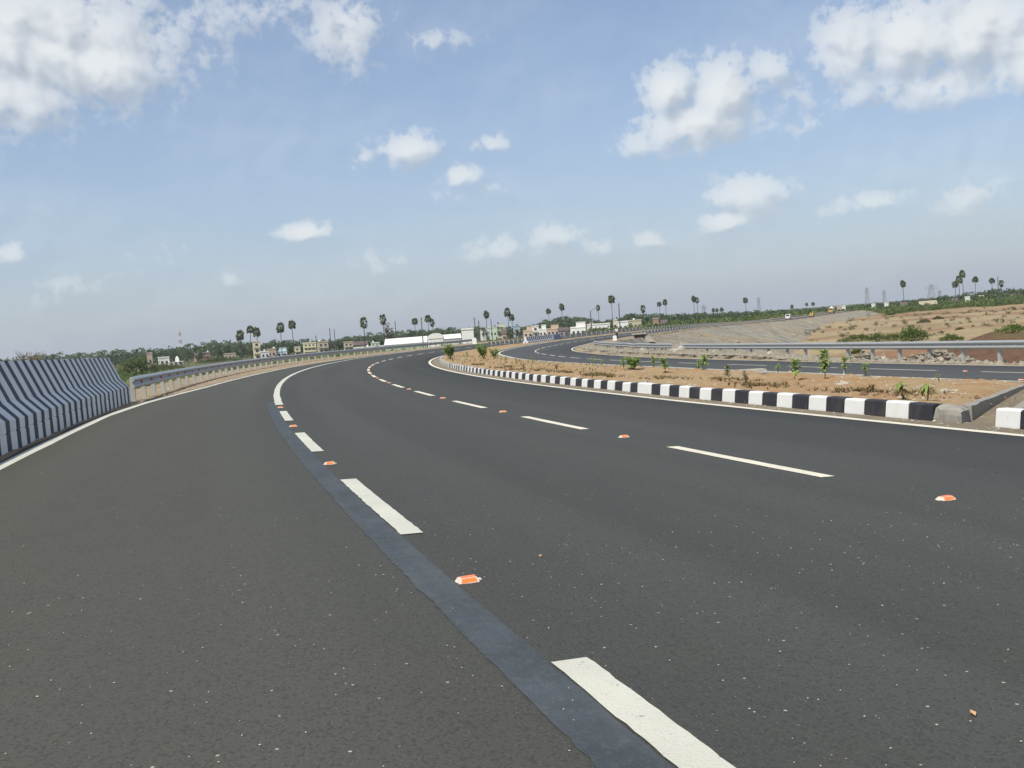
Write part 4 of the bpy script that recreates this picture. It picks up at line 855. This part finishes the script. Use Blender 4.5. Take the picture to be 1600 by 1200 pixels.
# ------------------------------------------------------------------ foliage masses
def leaf_cloud(mb_v, mb_f, c, rad, N, size, flat=1.0):
    """leaf clumps spread through a crown's volume"""
    d = rng.normal(size=(N, 3)); d /= np.linalg.norm(d, axis=1)[:, None]
    r = rng.random(N) ** .45
    lob = 1 + .35 * np.sin(d[:, 0] * 3 + c[0]) * np.cos(d[:, 1] * 4 + c[1]) + .2 * np.sin(d[:, 2] * 6 + c[0] * .3)
    p = d * (r * lob)[:, None] * np.array(rad) + np.array(c)
    a = rng.normal(size=(N, 3)); a /= np.linalg.norm(a, axis=1)[:, None]
    b = np.cross(a, rng.normal(size=(N, 3))); b /= np.linalg.norm(b, axis=1)[:, None]
    sz = size * rng.uniform(.6, 1.4, (N, 1)); b0 = sum(len(q) for q in mb_v)
    mb_v.append(np.stack([p - a * sz, p - b * sz * .6, p + a * sz, p + b * sz * .6], 1).reshape(-1, 3))
    mb_f.append(b0 + np.arange(N * 4).reshape(-1, 4))
def palm_cloud(mb_v, mb_f, c, h, r):
    """far coconut palm: a head of drooping fronds on a thin stem"""
    K = 13; V = []; F = []; b0 = sum(len(q) for q in mb_v); top = np.array((c[0], c[1], h))
    for k in range(K):
        a = k * 2.399; e = rnd.uniform(-.2, .9); L = r * rnd.uniform(.8, 1.1); d = np.array((math.cos(a), math.sin(a), 0)); sd = np.array((-d[1], d[0], 0)) * r * .16
        m1 = top + d * L * .5 + np.array((0, 0, e * L * .5)); m2 = top + d * L + np.array((0, 0, e * L * .5 - L * .45)); b = len(V)
        V += [top - sd * .3, top + sd * .3, m1 + sd, m1 - sd, m2 + sd * .3, m2 - sd * .3]; F += [(b, b + 1, b + 2, b + 3), (b + 3, b + 2, b + 4, b + 5)]
    b = len(V); w_ = .16
    V += [np.array((c[0] - w_, c[1], c[2])), np.array((c[0] + w_, c[1], c[2])), top + np.array((w_, 0, 0)), top - np.array((w_, 0, 0))]; F.append((b, b + 1, b + 2, b + 3))
    mb_v.append(np.array(V)); mb_f += [np.array(F) + b0]
sky_u, sky_v = zip(*SKYLINE)
def wood(name, label, u0, u1, rows, m_, kmin=.55, kmax=1.0, palms=.25, dens=70, spacing=5.5, wmul=1.0):
    V, F = [], []
    for d in rows:
        u = u0
        while u < u1:
            dd = d * rnd.uniform(.93, 1.07); top = EYE + float(np.interp(u, sky_u, sky_v)) * dd
            h = max(2.0, top * rnd.uniform(kmin, kmax)); x, y = u * dd, dd
            if rnd.random() < palms: palm_cloud(V, F, (x, y, 0), h * rnd.uniform(.95, 1.12), min(4.2, 2.2 + h * .13))
            else:
                w_ = min(h * .55, 5.0) * rnd.uniform(.7, 1.2) * wmul
                leaf_cloud(V, F, (x, y, h * .55), (w_, w_, h * .47), dens, max(.35, w_ * .22))
            u += spacing * rnd.uniform(.6, 1.4) / dd
    me = quads_mesh(name, np.concatenate(V), np.concatenate(F), m_)
    return tag(link(name, me), label, None, None, 'stuff')
wood('left_wood', 'dark palms and trees along the left skyline behind the village', -.62, -.06, (730, 780, 830, 890, 960), M_WOOD, .72, 1.0, .3, 110, 4.2, 1.1)
wood('middle_wood', 'mixed trees and palms behind the white houses in the middle', -.09, .12, (720, 780, 840, 900, 960), M_WOOD, .75, 1.0, .25, 110, 4.2, 1.1)
wood('hill_wood', 'trees on the low rise and dark round trees near the road centre', .0, .16, (800, 880), M_WOOD, .85, 1.0, .12, 90, 6, 1.2)
wood('far_wood', 'far trees along the skyline beyond the distant road', .10, .45, (700, 780, 860, 960, 1100), M_WOOD, .8, 1.05, .12, 100, 4.5, 1.15)
wood('right_near_trees', 'mixed green bushes and low trees among the huts in the right green belt', .33, .74, (620, 660), M_SCRUB, .4, .7, .06, 100, 6, 1.2)
wood('right_wood', 'dark trees on the right skyline beyond the green belt', .36, .74, (690, 740, 800, 870), M_WOOD, .7, 1.0, .15, 110, 4.6, 1.1)
def belt(name, label, N, place, m_, size, squash=.6, dens=46):
    V, F = [], []
    for i in range(N):
        x, y, r = place(i); leaf_cloud(V, F, (x, y, r * squash * .7), (r, r, r * squash), dens, r * .2)
    return tag(link(name, quads_mesh(name, np.concatenate(V), np.concatenate(F), m_)), label, None, None, 'stuff')
def pl_polar(u0, u1, d0, d1, r0, r1):
    def f(i):
        d = d0 + (d1 - d0) * rnd.random(); u = rnd.uniform(u0, u1); return u * d, d, rnd.uniform(r0, r1)
    return f
belt('right_scrub_belt', 'bright green scrub belt behind the brown field on the right', 1050, lambda i: (lambda u, d: (u * d, d, rnd.uniform(1.3, 3.6)))(*((rnd.uniform(.31, .74), rnd.uniform(565, 700)) if i % 2 else (rnd.uniform(.385, .74), rnd.uniform(455, 570)))), M_SCRUB, .5, dens=60)
belt('road_end_scrub', 'green scrub where the distant road disappears', 150, lambda i: tuple(W(rnd.uniform(570, 640), rnd.uniform(-14, 46))[:2]) + (rnd.uniform(1.2, 2.6),), M_SCRUB, .5)
belt('road_scrub_belt', 'green scrub beyond the distant road', 1000, pl_polar(.08, .31, 470, 740, 1.4, 4.2), M_SCRUB, .55)
belt('village_scrub', 'green bushes between the village houses', 380, pl_polar(-.5, .12, 450, 690, .6, 1.35), M_SCRUB, .5)
belt('left_field_scrub', 'light green scrub over the field left of the guardrail', 520, pl_polar(-.5, -.16, 220, 420, .6, 1.7), M_SCRUB, .5)
belt('field_weeds', 'sparse dry weeds on the brown field', 420, pl_polar(.28, .72, 190, 550, .3, 1.1), M_DULL, .5)
belt('bank_weeds', 'grass along the top of the dark earth bank', 260, lambda i: (lambda t: (60 + 40 * t + rnd.uniform(-2.5, 2.5), 118 - 30 * t + rnd.uniform(-2.5, 2.5), rnd.uniform(.4, .8)))(rnd.random()), M_BUSH, .5)
for _o in [o for o in COL.objects if o.name.startswith('bank_weeds')]: _o.location.z = 3.0
def shrub(x, y, w_, h, kind, label):
    root = empty('shrub', (x, y, 0)); tag(root, label, 'shrub')
    st = MB(); V, F = [], []
    m_ = {'scrub': M_SCRUB, 'bush': M_BUSH, 'dull': M_DULL, 'dry': M_DRY}[kind]
    if kind == 'dry':
        st.tube([(0, 0, -.2), (.3, 0, h * .5)], [.25, .16], 6)
        for i in range(70):
            a = rnd.uniform(0, 6.28); e = Vector((math.cos(a) * w_ * .5 * rnd.uniform(.2, 1), math.sin(a) * w_ * .3, h * rnd.uniform(.72, 1.0)))
            st.tube([(.3, 0, h * rnd.uniform(.35, .55)), e * .7 + Vector((0, 0, h * .2)), e], [.07, .04, .015], 3)
        leaf_cloud(V, F, (0, 0, h * .85), (w_ * .5, w_ * .4, h * .13), 160, .16)
    else:
        nb = max(3, int(w_ / max(h, .8) * 2.2) + 1)
        for i in range(nb):
            cx = (i + .5) / nb * w_ - w_ / 2; hh = h * (1 - .55 * abs(2 * cx / w_) ** 1.6) * rnd.uniform(.8, 1.05); r = max(w_ / nb * .75, hh * .42)
            leaf_cloud(V, F, (cx, rnd.uniform(-.4, .4) * r, hh * .5), (r, r, hh * .52), 420, max(.06, hh * .06))
            st.tube([(cx * .6, 0, -.1), (cx, 0, hh * .6)], [.05, .02], 4)
    st.build('stem', M_BARK if kind != 'dry' else M_DRY, root)
    link('foliage', quads_mesh('foliage', np.concatenate(V), np.concatenate(F), m_), root)
for a in SHRUBS: shrub(*a)

# ------------------------------------------------------------------ palmyra palms
def palm_crown(seed, droop, bare=0.0, dark=False):
    r_ = random.Random(seed); mb = MB()
    for k in range(54):
        a = k * 2.399 + r_.uniform(-.3, .3); t = k / 53
        e = 1.35 - t * (2.3 + droop) + r_.uniform(-.25, .25)
        if r_.random() < bare: continue
        d = Vector((math.cos(a) * math.cos(e), math.sin(a) * math.cos(e), math.sin(e) * 1.12))
        c = d * r_.uniform(.34, .62); sd = d.cross(Vector((0, 0, 1))); sd = sd.normalized() if sd.length > .05 else Vector((1, 0, 0)); up = sd.cross(d).normalized()
        ro = r_.uniform(-1.2, 1.2); sd, up = sd * math.cos(ro) + up * math.sin(ro), up * math.cos(ro) - sd * math.sin(ro)
        mb.add([sd * .014, -sd * .014, c - sd * .014, c + sd * .014], [(0, 1, 2, 3)], 1 if t > .85 else 0)
        fan = [c]; R_ = r_.uniform(.30, .42); ang = np.linspace(-2.0, 2.0, 12)
        for i, q in enumerate(ang):
            rr_ = R_ * (1 if i % 2 else .72); fan.append(c + d * (rr_ * math.cos(q) * .9) + sd * rr_ * math.sin(q) + up * .15 * math.cos(q * 2) * R_ - Vector((0, 0, .10 * max(0, math.cos(q)))))
        mb.add(fan, [(0, i, i + 1) for i in range(1, 12)], 1 if (t > .86 or dark) else 0)
    return mb.mesh('crown', [M_PALM, M_PALMDRY])
def ragged_crown(seed):
    r_ = random.Random(seed); mb = MB()
    for k in range(46):
        a = k * 2.4; z = .6 - 3.2 * (k / 45); d = Vector((math.cos(a), math.sin(a), -.8 + r_.uniform(-.3, .6))); c = Vector((0, 0, z)) + d * .3; sd = d.cross(Vector((0, 0, 1))).normalized()
        mb.add([c - sd * .06, c + sd * .06, c + d * .45 + sd * .26, c + d * .7, c + d * .45 - sd * .26], [(0, 1, 2, 3, 4)], 1)
    return mb.mesh('crown', [M_PALM, M_PALMDRY])
CROWNS = [palm_crown(1, -.2), palm_crown(2, .1, .08), palm_crown(3, .0), palm_crown(4, .5, .12), ragged_crown(5)]
tm = MB(); tm.tube([(0, 0, 0), (.02, .0, .3), (-.01, .01, .7), (0, 0, 1)], [.30, .2, .17, .19], 8); TRUNK = tm.mesh('trunk', M_TRUNK, True)
palm_first = None
for i, (x, y, top, r, v, l) in enumerate(PALMS):
    if palm_first is None:
        root = palm_first = empty('palmyra_palm'); link('trunk', TRUNK, root); link('crown', CROWNS[v], root)
    else: root = copy_tree(palm_first)
    tag(root, l, 'palm tree', 'palmyra palms on the skyline')
    r *= 1.22; root.location = (x, y, 0); root.rotation_euler = (rnd.uniform(-.03, .03), rnd.uniform(-.035, .035), rnd.uniform(0, 6))
    for ch in root.children:
        if ch.data is TRUNK or ch.name.startswith('trunk'): ch.scale = (max(.8, r * .32),) * 2 + (top - r * 1.15,)
        else: ch.data = CROWNS[v]; ch.location = (0, 0, top - r * 1.15); ch.scale = (r, r, r * 1.15)

# ------------------------------------------------------------------ the village
def house(x, y, top, w_, style, colr, label, floors):
    top = top if x < 200 else min(top, 4.6)
    az = math.atan2(x, y); root = empty('house', (x, y, 0), -az + rnd.uniform(-.12, .12)); tag(root, label, 'house', 'village houses')
    wm = HOUSE[colr]; d = max(4.0, min(w_ * .8, 9)); h = top; wall = MB(); roof = MB()
    def windows(n, z, x0, x1, yf, ww=.9, hh=1.0):
        for i in range(n):
            cx = x0 + (i + .5) / n * (x1 - x0)
            f_ = MB(); f_.box((cx, yf - .03, z), (ww + .16, .1, hh + .16)); fo = f_.build('window_frame', HOUSE['cream'] if colr == 'white' else HOUSE['white'], root)
            p_ = MB(); p_.box((cx, yf - .09, z), (ww, .06, hh)); po = p_.build('pane', M_GLASS, fo)
    yf = -d / 2
    if style in ('flat', 'block', 'plain'):
        wall.box((0, 0, h / 2 - .2), (w_, d, h + .4))
        roof.box((0, 0, h + .08), (w_ + .5, d + .5, .2)); roof.box((0, yf - .1, h + .4), (w_ + .3, .18, .5)); roof.box((-w_ / 2, 0, h + .38), (.18, d, .5)); roof.box((w_ / 2, 0, h + .38), (.18, d, .5))
    elif style == 'step':
        wall.box((0, 0, h * .3), (w_, d, h * .6)); wall.box((w_ * .18, .6, h * .8), (w_ * .6, d * .7, h * .4))
        roof.box((0, 0, h * .6 + .1), (w_ + .4, d + .4, .2)); roof.box((w_ * .18, .6, h + .1), (w_ * .6 + .4, d * .7 + .4, .2)); roof.box((-w_ * .3, yf, h * .6 + .5), (w_ * .4, .15, .6))
    elif style == 'shrine':
        wall.box((0, 0, h * .2), (w_, d, h * .4)); wall.box((w_ * .1, 0, h * .5), (w_ * .3, w_ * .3, h * .6), taper=.8); roof.box((0, 0, h * .4 + .1), (w_ + .4, d + .4, .2)); roof.box((w_ * .1, 0, h * .9), (w_ * .2, w_ * .2, h * .2), taper=.3)
    elif style == 'gable':
        e = h * .62; wall.box((0, 0, e / 2 - .2), (w_, d, e + .4)); wall.prism([(-d / 2, e), (d / 2, e), (0, h - .15)], -w_ / 2, w_ / 2, 0, 'x')
        for sg in (-1, 1): roof.prism([(0, h), (sg * (d / 2 + .5), e - .15), (sg * (d / 2 + .5), e), (0, h + .18)], -w_ / 2 - .3, w_ / 2 + .3, 0, 'x')
    elif style == 'shed':
        e = h * .5; wall.box((0, 0, e / 2 - .2), (w_, d, e + .4), 1); roof.prism([(-d / 2 - .6, e), (d / 2, h), (d / 2, h - .25), (-d / 2 - .5, e - .4)], -w_ / 2 - .4, w_ / 2 + .4, 0, 'x'); wall.box((0, d * .25, h * .45), (w_ * .98, d * .45, h * .8))
    elif style == 'barrel':
        e = h * .6; wall.box((0, 0, e / 2 - .2), (w_, d, e + .4)); arc = [(math.cos(t) * (w_ / 2 + .2), e + math.sin(t) * (h - e)) for t in np.linspace(0, math.pi, 13)]; roof.prism(arc, -d / 2 - .3, d / 2 + .3)
    wall.build('walls', [wm, M_GREENWALL], root)
    rm = {'gable': M_ROOFD if colr in ('tan', 'brick', 'ochre', 'grey', 'salmon') else wm}.get(style, wm)
    roof.build('roof', rm if style != 'flat' or colr != 'brick' else M_ROOFG, root)
    if style in ('flat', 'step') and w_ > 4 and rnd.random() < .6:
        tk = MB(); tx = rnd.uniform(-.3, .3) * w_; tk.tube([(tx, .8, h + .2), (tx, .8, h + 1.3), (tx, .8, h + 1.5)], [.6, .6, .35], 10); tk.build('water_tank', rnd.choice((M_DARK, M_WHITE)), root)
    if style != 'plain':
        hw = h if style in ('flat', 'block') else h * .55
        fl = max(1, floors if style in ('flat', 'block') else 1)
        for q in range(fl):
            zz = hw * (q + .5) / fl; nW = max(1, min(9, int(w_ / (2.4 if style != 'shed' else 3.4)))); windows(nW, zz, -w_ * .44, w_ * .44, yf, min(1.5, w_ / nW * .42), min(1.5, hw / fl * .42))
            if fl > 1 and q: 
                b_ = MB(); b_.box((0, yf - .5, hw * q / fl), (w_ * .9, 1.0, .15)); b_.box((0, yf - .95, hw * q / fl + .45), (w_ * .9, .1, .75)); b_.build('balcony', wm, root)
        dm = MB(); dm.box((w_ * .47 - .5, yf - .05, 1.0), (.9, .08, 2.0)); dm.build('door', M_ROOFD, root)
for a in HOUSES: house(*a)

# ------------------------------------------------------------------ poles, mast, pylons
for x, y, top, kind, l in POLES:
    root = empty('utility_pole', (x, y, 0)); tag(root, l, 'utility pole', 'utility poles among the houses'); root.rotation_euler = (0, rnd.uniform(-.01, .02), 0)
    mb = MB(); mb.tube([(0, 0, -.3), (0, 0, top)], [.30, .20], 8); mb.build('pole', M_POLE, root)
    if kind in ('cross', 'plain'):
        mb = MB(); mb.box((0, 0, top - .7), (1.9 if kind == 'cross' else 1.1, .12, .12)); mb.build('crossarm', M_POLE, root)
        for sx in (-.8, 0, .8) if kind == 'cross' else (-.45, .45): 
            ib = MB(); ib.tube([(sx, 0, top - .64), (sx, 0, top - .35)], .07, 5); ib.build('insulator', M_WHITE, root)
    else:
        mb = MB(); mb.tube([(0, 0, top - .2), (1.6, 0, top + .9), (3.6, 0, top + 1.5)], .08, 5); mb.box((4.0, 0, top + 1.55), (.9, .25, .15)); mb.build('lamp_arm', M_POLE, root)
def lattice(x, y, top, w_, label, red):
    root = empty('lattice_mast' if red else 'pylon', (x, y, 0)); tag(root, label, 'radio mast' if red else 'pylon', None if red else 'faint pylons on the skyline')
    nseg = 8; segs = {0: MB(), 1: MB()}
    wz = lambda t: (w_ / 2) * (1 - .75 * t)
    for i in range(nseg):
        t0, t1 = i / nseg, (i + 1) / nseg; mb = segs[i % 2] if red else segs[0]; th = .14 if red else .22
        c0 = [(sx * wz(t0), sy * wz(t0), top * t0) for sx, sy in ((-1, -1), (1, -1), (1, 1), (-1, 1))]; c1 = [(sx * wz(t1), sy * wz(t1), top * t1) for sx, sy in ((-1, -1), (1, -1), (1, 1), (-1, 1))]
        for j in range(4):
            mb.tube([c0[j], c1[j]], th, 4); mb.tube([c0[j], c1[(j + 1) % 4]], th * .7, 4); mb.tube([c1[j], c1[(j + 1) % 4]], th * .7, 4)
    segs[0].build('frame', M_STEEL if not red else M_MASTR, root)
    if red: segs[1].build('white_frame', M_WHITE, root)
    else:
        am = MB()
        for t in (.72, .86): 
            for sg in (-1, 1): am.tube([(0, 0, top * t), (sg * w_ * .9, 0, top * t)], .2, 4); am.tube([(0, 0, top * (t + .06)), (sg * w_ * .9, 0, top * t)], .15, 4)
        am.build('crossarms', M_STEEL, root)
for i, (x, y, top, w_, l) in enumerate(MASTS): lattice(x, y, top, w_, l, i == 0)

# ------------------------------------------------------------------ vehicles on the far road
def wheels(root, xs, y, r):
    for x_ in xs:
        for sg in (-1, 1):
            t = MB(); t.tube([(x_, sg * y - .12, r), (x_, sg * y + .12, r)], r, 12); w_ = t.build('wheel', M_DARK, root)
            h_ = MB(); h_.tube([(x_, sg * (y + .1), r), (x_, sg * (y + .135), r)], r * .55, 10); h_.build('hub', M_STEEL, w_)
def vehicle(name, label, cat, s, n, flip=1.0):
    root = empty(name, tuple(W(s, n, .0)), math.pi / 2 - head(s) + (math.pi if flip < 0 else 0)); return tag(root, label, cat)
v = vehicle('van', 'white van driving on the far road above the stony slope', 'van', 408, 8.6, -1)
mb = MB(); mb.prism([(-2.2, .45), (2.2, .45), (2.25, 1.0), (1.5, 1.2), (.95, 1.95), (-2.1, 2.0), (-2.25, 1.2)], -.85, .85); mb.build('body', M_WHITE, v)
mb = MB(); mb.add([(1.52, -.72, 1.22), (1.52, .72, 1.22), (1.0, .68, 1.88), (1.0, -.68, 1.88), (1.54, -.72, 1.24), (1.54, .72, 1.24), (1.02, .68, 1.9), (1.02, -.68, 1.9)], [(0, 1, 2, 3), (7, 6, 5, 4), (0, 4, 5, 1), (2, 6, 7, 3), (1, 5, 6, 2), (3, 7, 4, 0)]); mb.build('windscreen', M_GLASS, v)
for sg in (-1, 1):
    mb = MB(); mb.box((-.6, sg * .86, 1.55), (2.7, .03, .5)); mb.build('side_window', M_GLASS, v)
    mb = MB(); mb.box((2.26, sg * .6, .8), (.06, .28, .18)); mb.build('headlight', M_GALV, v)
wheels(v, (-1.35, 1.4), .78, .34)
t = vehicle('truck', 'yellow and white truck at the top of the far road', 'truck', 528, 8.4, -1)
mb = MB(); mb.box((-.3, 0, .85), (6.0, 2.1, .35)); mb.build('chassis', M_YELLOW, t)
mb = MB(); mb.prism([(2.0, .6), (3.4, .6), (3.4, 1.7), (3.2, 2.6), (2.0, 2.65)], -1.05, 1.05); cb = mb.build('cab', M_YELLOW, t)
mb = MB(); mb.box((3.36, 0, 2.1), (.08, 1.8, .7)); mb.build('windscreen', M_GLASS, t)
mb = MB(); mb.tube([(-3.0, 0, 1.9), (-2.5, 0, 2.0), (-.5, 0, 2.15), (1.0, 0, 2.1), (1.7, 0, 1.9)], [.5, 1.05, 1.2, 1.05, .55], 12); mb.build('drum', M_WHITE, t)
wheels(t, (-2.3, -1.2, 2.6), .95, .5)
e = vehicle('excavator', 'yellow excavator standing beside the far road', 'excavator', 440, 13.0, 1); e.scale = (.72, .72, .6)
for sg in (-1, 1): mb = MB(); mb.box((0, sg * .9, .4), (3.0, .5, .8), taper=.92); mb.build('track', M_DARK, e)
mb = MB(); mb.box((-.4, 0, 1.5), (2.6, 2.0, 1.2)); mb.build('body', M_YELLOW, e)
mb = MB(); mb.box((.5, .5, 2.3), (1.2, .9, 1.4)); mb.build('cab', M_YELLOW, e)
mb = MB(); mb.box((1.12, .5, 2.4), (.06, .75, .9)); mb.build('cab_window', M_GLASS, e)
mb = MB(); mb.tube([(.8, -.4, 1.6), (2.4, -.4, 3.9), (3.4, -.4, 3.6)], [.22, .25, .18], 6); mb.build('boom', M_YELLOW, e)
mb = MB(); mb.tube([(3.4, -.4, 3.6), (3.9, -.4, 1.6)], [.18, .12], 6); mb.build('arm', M_YELLOW, e)
mb = MB(); mb.prism([(3.5, 1.5), (4.2, 1.6), (4.1, .8), (3.5, .7)], -.8, 0); mb.build('bucket', M_DARK, e)

# ------------------------------------------------------------------ person, kilometre stones, culvert
def skinned(name, J, E_, m_, parent, sub=2):
    me = bpy.data.meshes.new(name); me.from_pydata([j[:3] for j in J], E_, []); o = link(name, me, parent)
    md = o.modifiers.new('skin', 'SKIN'); me.skin_vertices if me.skin_vertices else None
    if not me.skin_vertices:
        bm = bmesh.new(); bm.from_mesh(me); bm.verts.layers.skin.verify(); bm.to_mesh(me); bm.free()
    for i, j in enumerate(J): me.skin_vertices[0].data[i].radius = (j[3], j[4] if len(j) > 4 else j[3])
    me.skin_vertices[0].data[0].use_root = True
    sb = o.modifiers.new('sub', 'SUBSURF'); sb.levels = sb.render_levels = sub; me.materials.append(m_); return o
SKIN = simple('skin', (.20, .11, .07), .1, 5, .6); SHIRT = simple('shirt_white', (.68, .68, .68), .06, 5, .8); TROU = simple('dark_trousers', (.045, .045, .055), .1, 5, .85); HAIR = simple('hair', (.015, .013, .012), .1, 20, .6)
p0 = W(137.8, 13.05, -.01); pr_ = empty('person', tuple(p0), 2.6); tag(pr_, 'person in white shirt and dark trousers standing at the far roadside beside a white stone', 'person')
skinned('body', [(0, 0, .95, .10), (0, 0, 1.2, .11), (0, .0, 1.42, .10), (0, 0, 1.5, .052), (0, .01, 1.60, .085), (0, .01, 1.7, .075), (.16, 0, 1.41, .05), (.25, .0, 1.15, .036), (.24, .08, .93, .028), (.245, .11, .84, .03), (-.16, 0, 1.41, .05), (-.25, 0, 1.15, .036), (-.26, .06, .93, .028), (-.262, .08, .84, .03),
               (.09, 0, .88, .085), (.10, .02, .48, .058), (.10, -.01, .1, .04), (.10, .12, .03, .035), (-.09, 0, .88, .085), (-.11, .0, .48, .058), (-.13, -.02, .1, .04), (-.13, .11, .03, .035)],
        [(0, 1), (1, 2), (2, 3), (3, 4), (4, 5), (2, 6), (6, 7), (7, 8), (8, 9), (2, 10), (10, 11), (11, 12), (12, 13), (0, 14), (14, 15), (15, 16), (16, 17), (0, 18), (18, 19), (19, 20), (20, 21)], SKIN, pr_)
skinned('shirt', [(0, 0, .92, .135, .10), (0, 0, 1.2, .145, .11), (0, 0, 1.42, .13, .10), (.16, 0, 1.41, .068), (.225, 0, 1.22, .06), (-.16, 0, 1.41, .068), (-.225, 0, 1.22, .06)], [(0, 1), (1, 2), (2, 3), (3, 4), (2, 5), (5, 6)], SHIRT, pr_)
skinned('trousers', [(0, 0, .95, .125, .10), (.09, 0, .85, .10), (.10, .02, .48, .075), (.10, -.01, .1, .062), (-.09, 0, .85, .10), (-.11, 0, .48, .075), (-.13, -.02, .1, .062)], [(0, 1), (1, 2), (2, 3), (0, 4), (4, 5), (5, 6)], TROU, pr_)
skinned('hair', [(0, -.01, 1.66, .085), (0, -.005, 1.72, .082)], [(0, 1)], HAIR, pr_)
def km_stone(s, n, w_, h, label):
    mb = MB(); arc = [(-w_ / 2, -.1), (w_ / 2, -.1), (w_ / 2, h - w_ / 2 * .5)] + [(math.cos(a) * w_ / 2, h - w_ / 2 * .5 + math.sin(a) * w_ / 4) for a in np.linspace(.3, math.pi - .3, 6)] + [(-w_ / 2, h - w_ / 2 * .5)]
    mb.prism(arc, -.12, .12); o = mb.build('marker_stone', M_WHITE); o.location = tuple(W(s, n, 0)); o.rotation_euler = (0, 0, -.1); return tag(o, label, 'marker stone', 'white marker stones')
km_stone(131.0, -4.9, .58, .80, 'white marker stone at the end of the long left guardrail')
km_stone(134.5, 13.4, .50, .62, 'white marker stone at the feet of the person on the far roadside')
cv = empty('culvert', tuple(W(147.5, 14.35, -.5)), -head(147.5)); tag(cv, 'brown box culvert mouth with pale wing wall below the distant right guardrail', 'culvert')
mb = MB(); mb.box((-.85, 0, .4), (.18, .5, 1.0)); mb.box((.85, 0, .4), (.18, .5, 1.0)); mb.box((0, -.1, .97), (2.1, .8, .16)); mb.build('headwall', M_CONC2, cv)
mb = MB(); mb.box((0, .3, .4), (1.52, .3, .98)); mb.build('opening', simple('culvert_inner_earth', (.20, .135, .085), .3, 2, .95), cv)
mb = MB(); mb.prism([(.95, -.3), (2.2, -.3), (.95, .95)], -.25, .1); mb.build('wing_wall', M_STONE2, cv)

# ------------------------------------------------------------------ haze over the plain
mb = MB(); mb.box((0, 0, 28), (4860, 4860, 62))
hz = mb.build('haze', bpy.data.materials.new('haze')); tag(hz, 'thin pale haze over the plain', None, None, 'stuff')
hm = hz.data.materials[0]; hm.use_nodes = True; ht = hm.node_tree
for nd in list(ht.nodes):
    if nd.type != 'OUTPUT_MATERIAL': ht.nodes.remove(nd)
pv = ht.nodes.new('ShaderNodeVolumePrincipled'); pv.inputs['Density'].default_value = HAZE; pv.inputs['Color'].default_value = (.86, .91, 1.0, 1)
pv.inputs['Anisotropy'].default_value = .2
ht.links.new(pv.outputs[0], ht.nodes['Material Output'].inputs['Volume'])
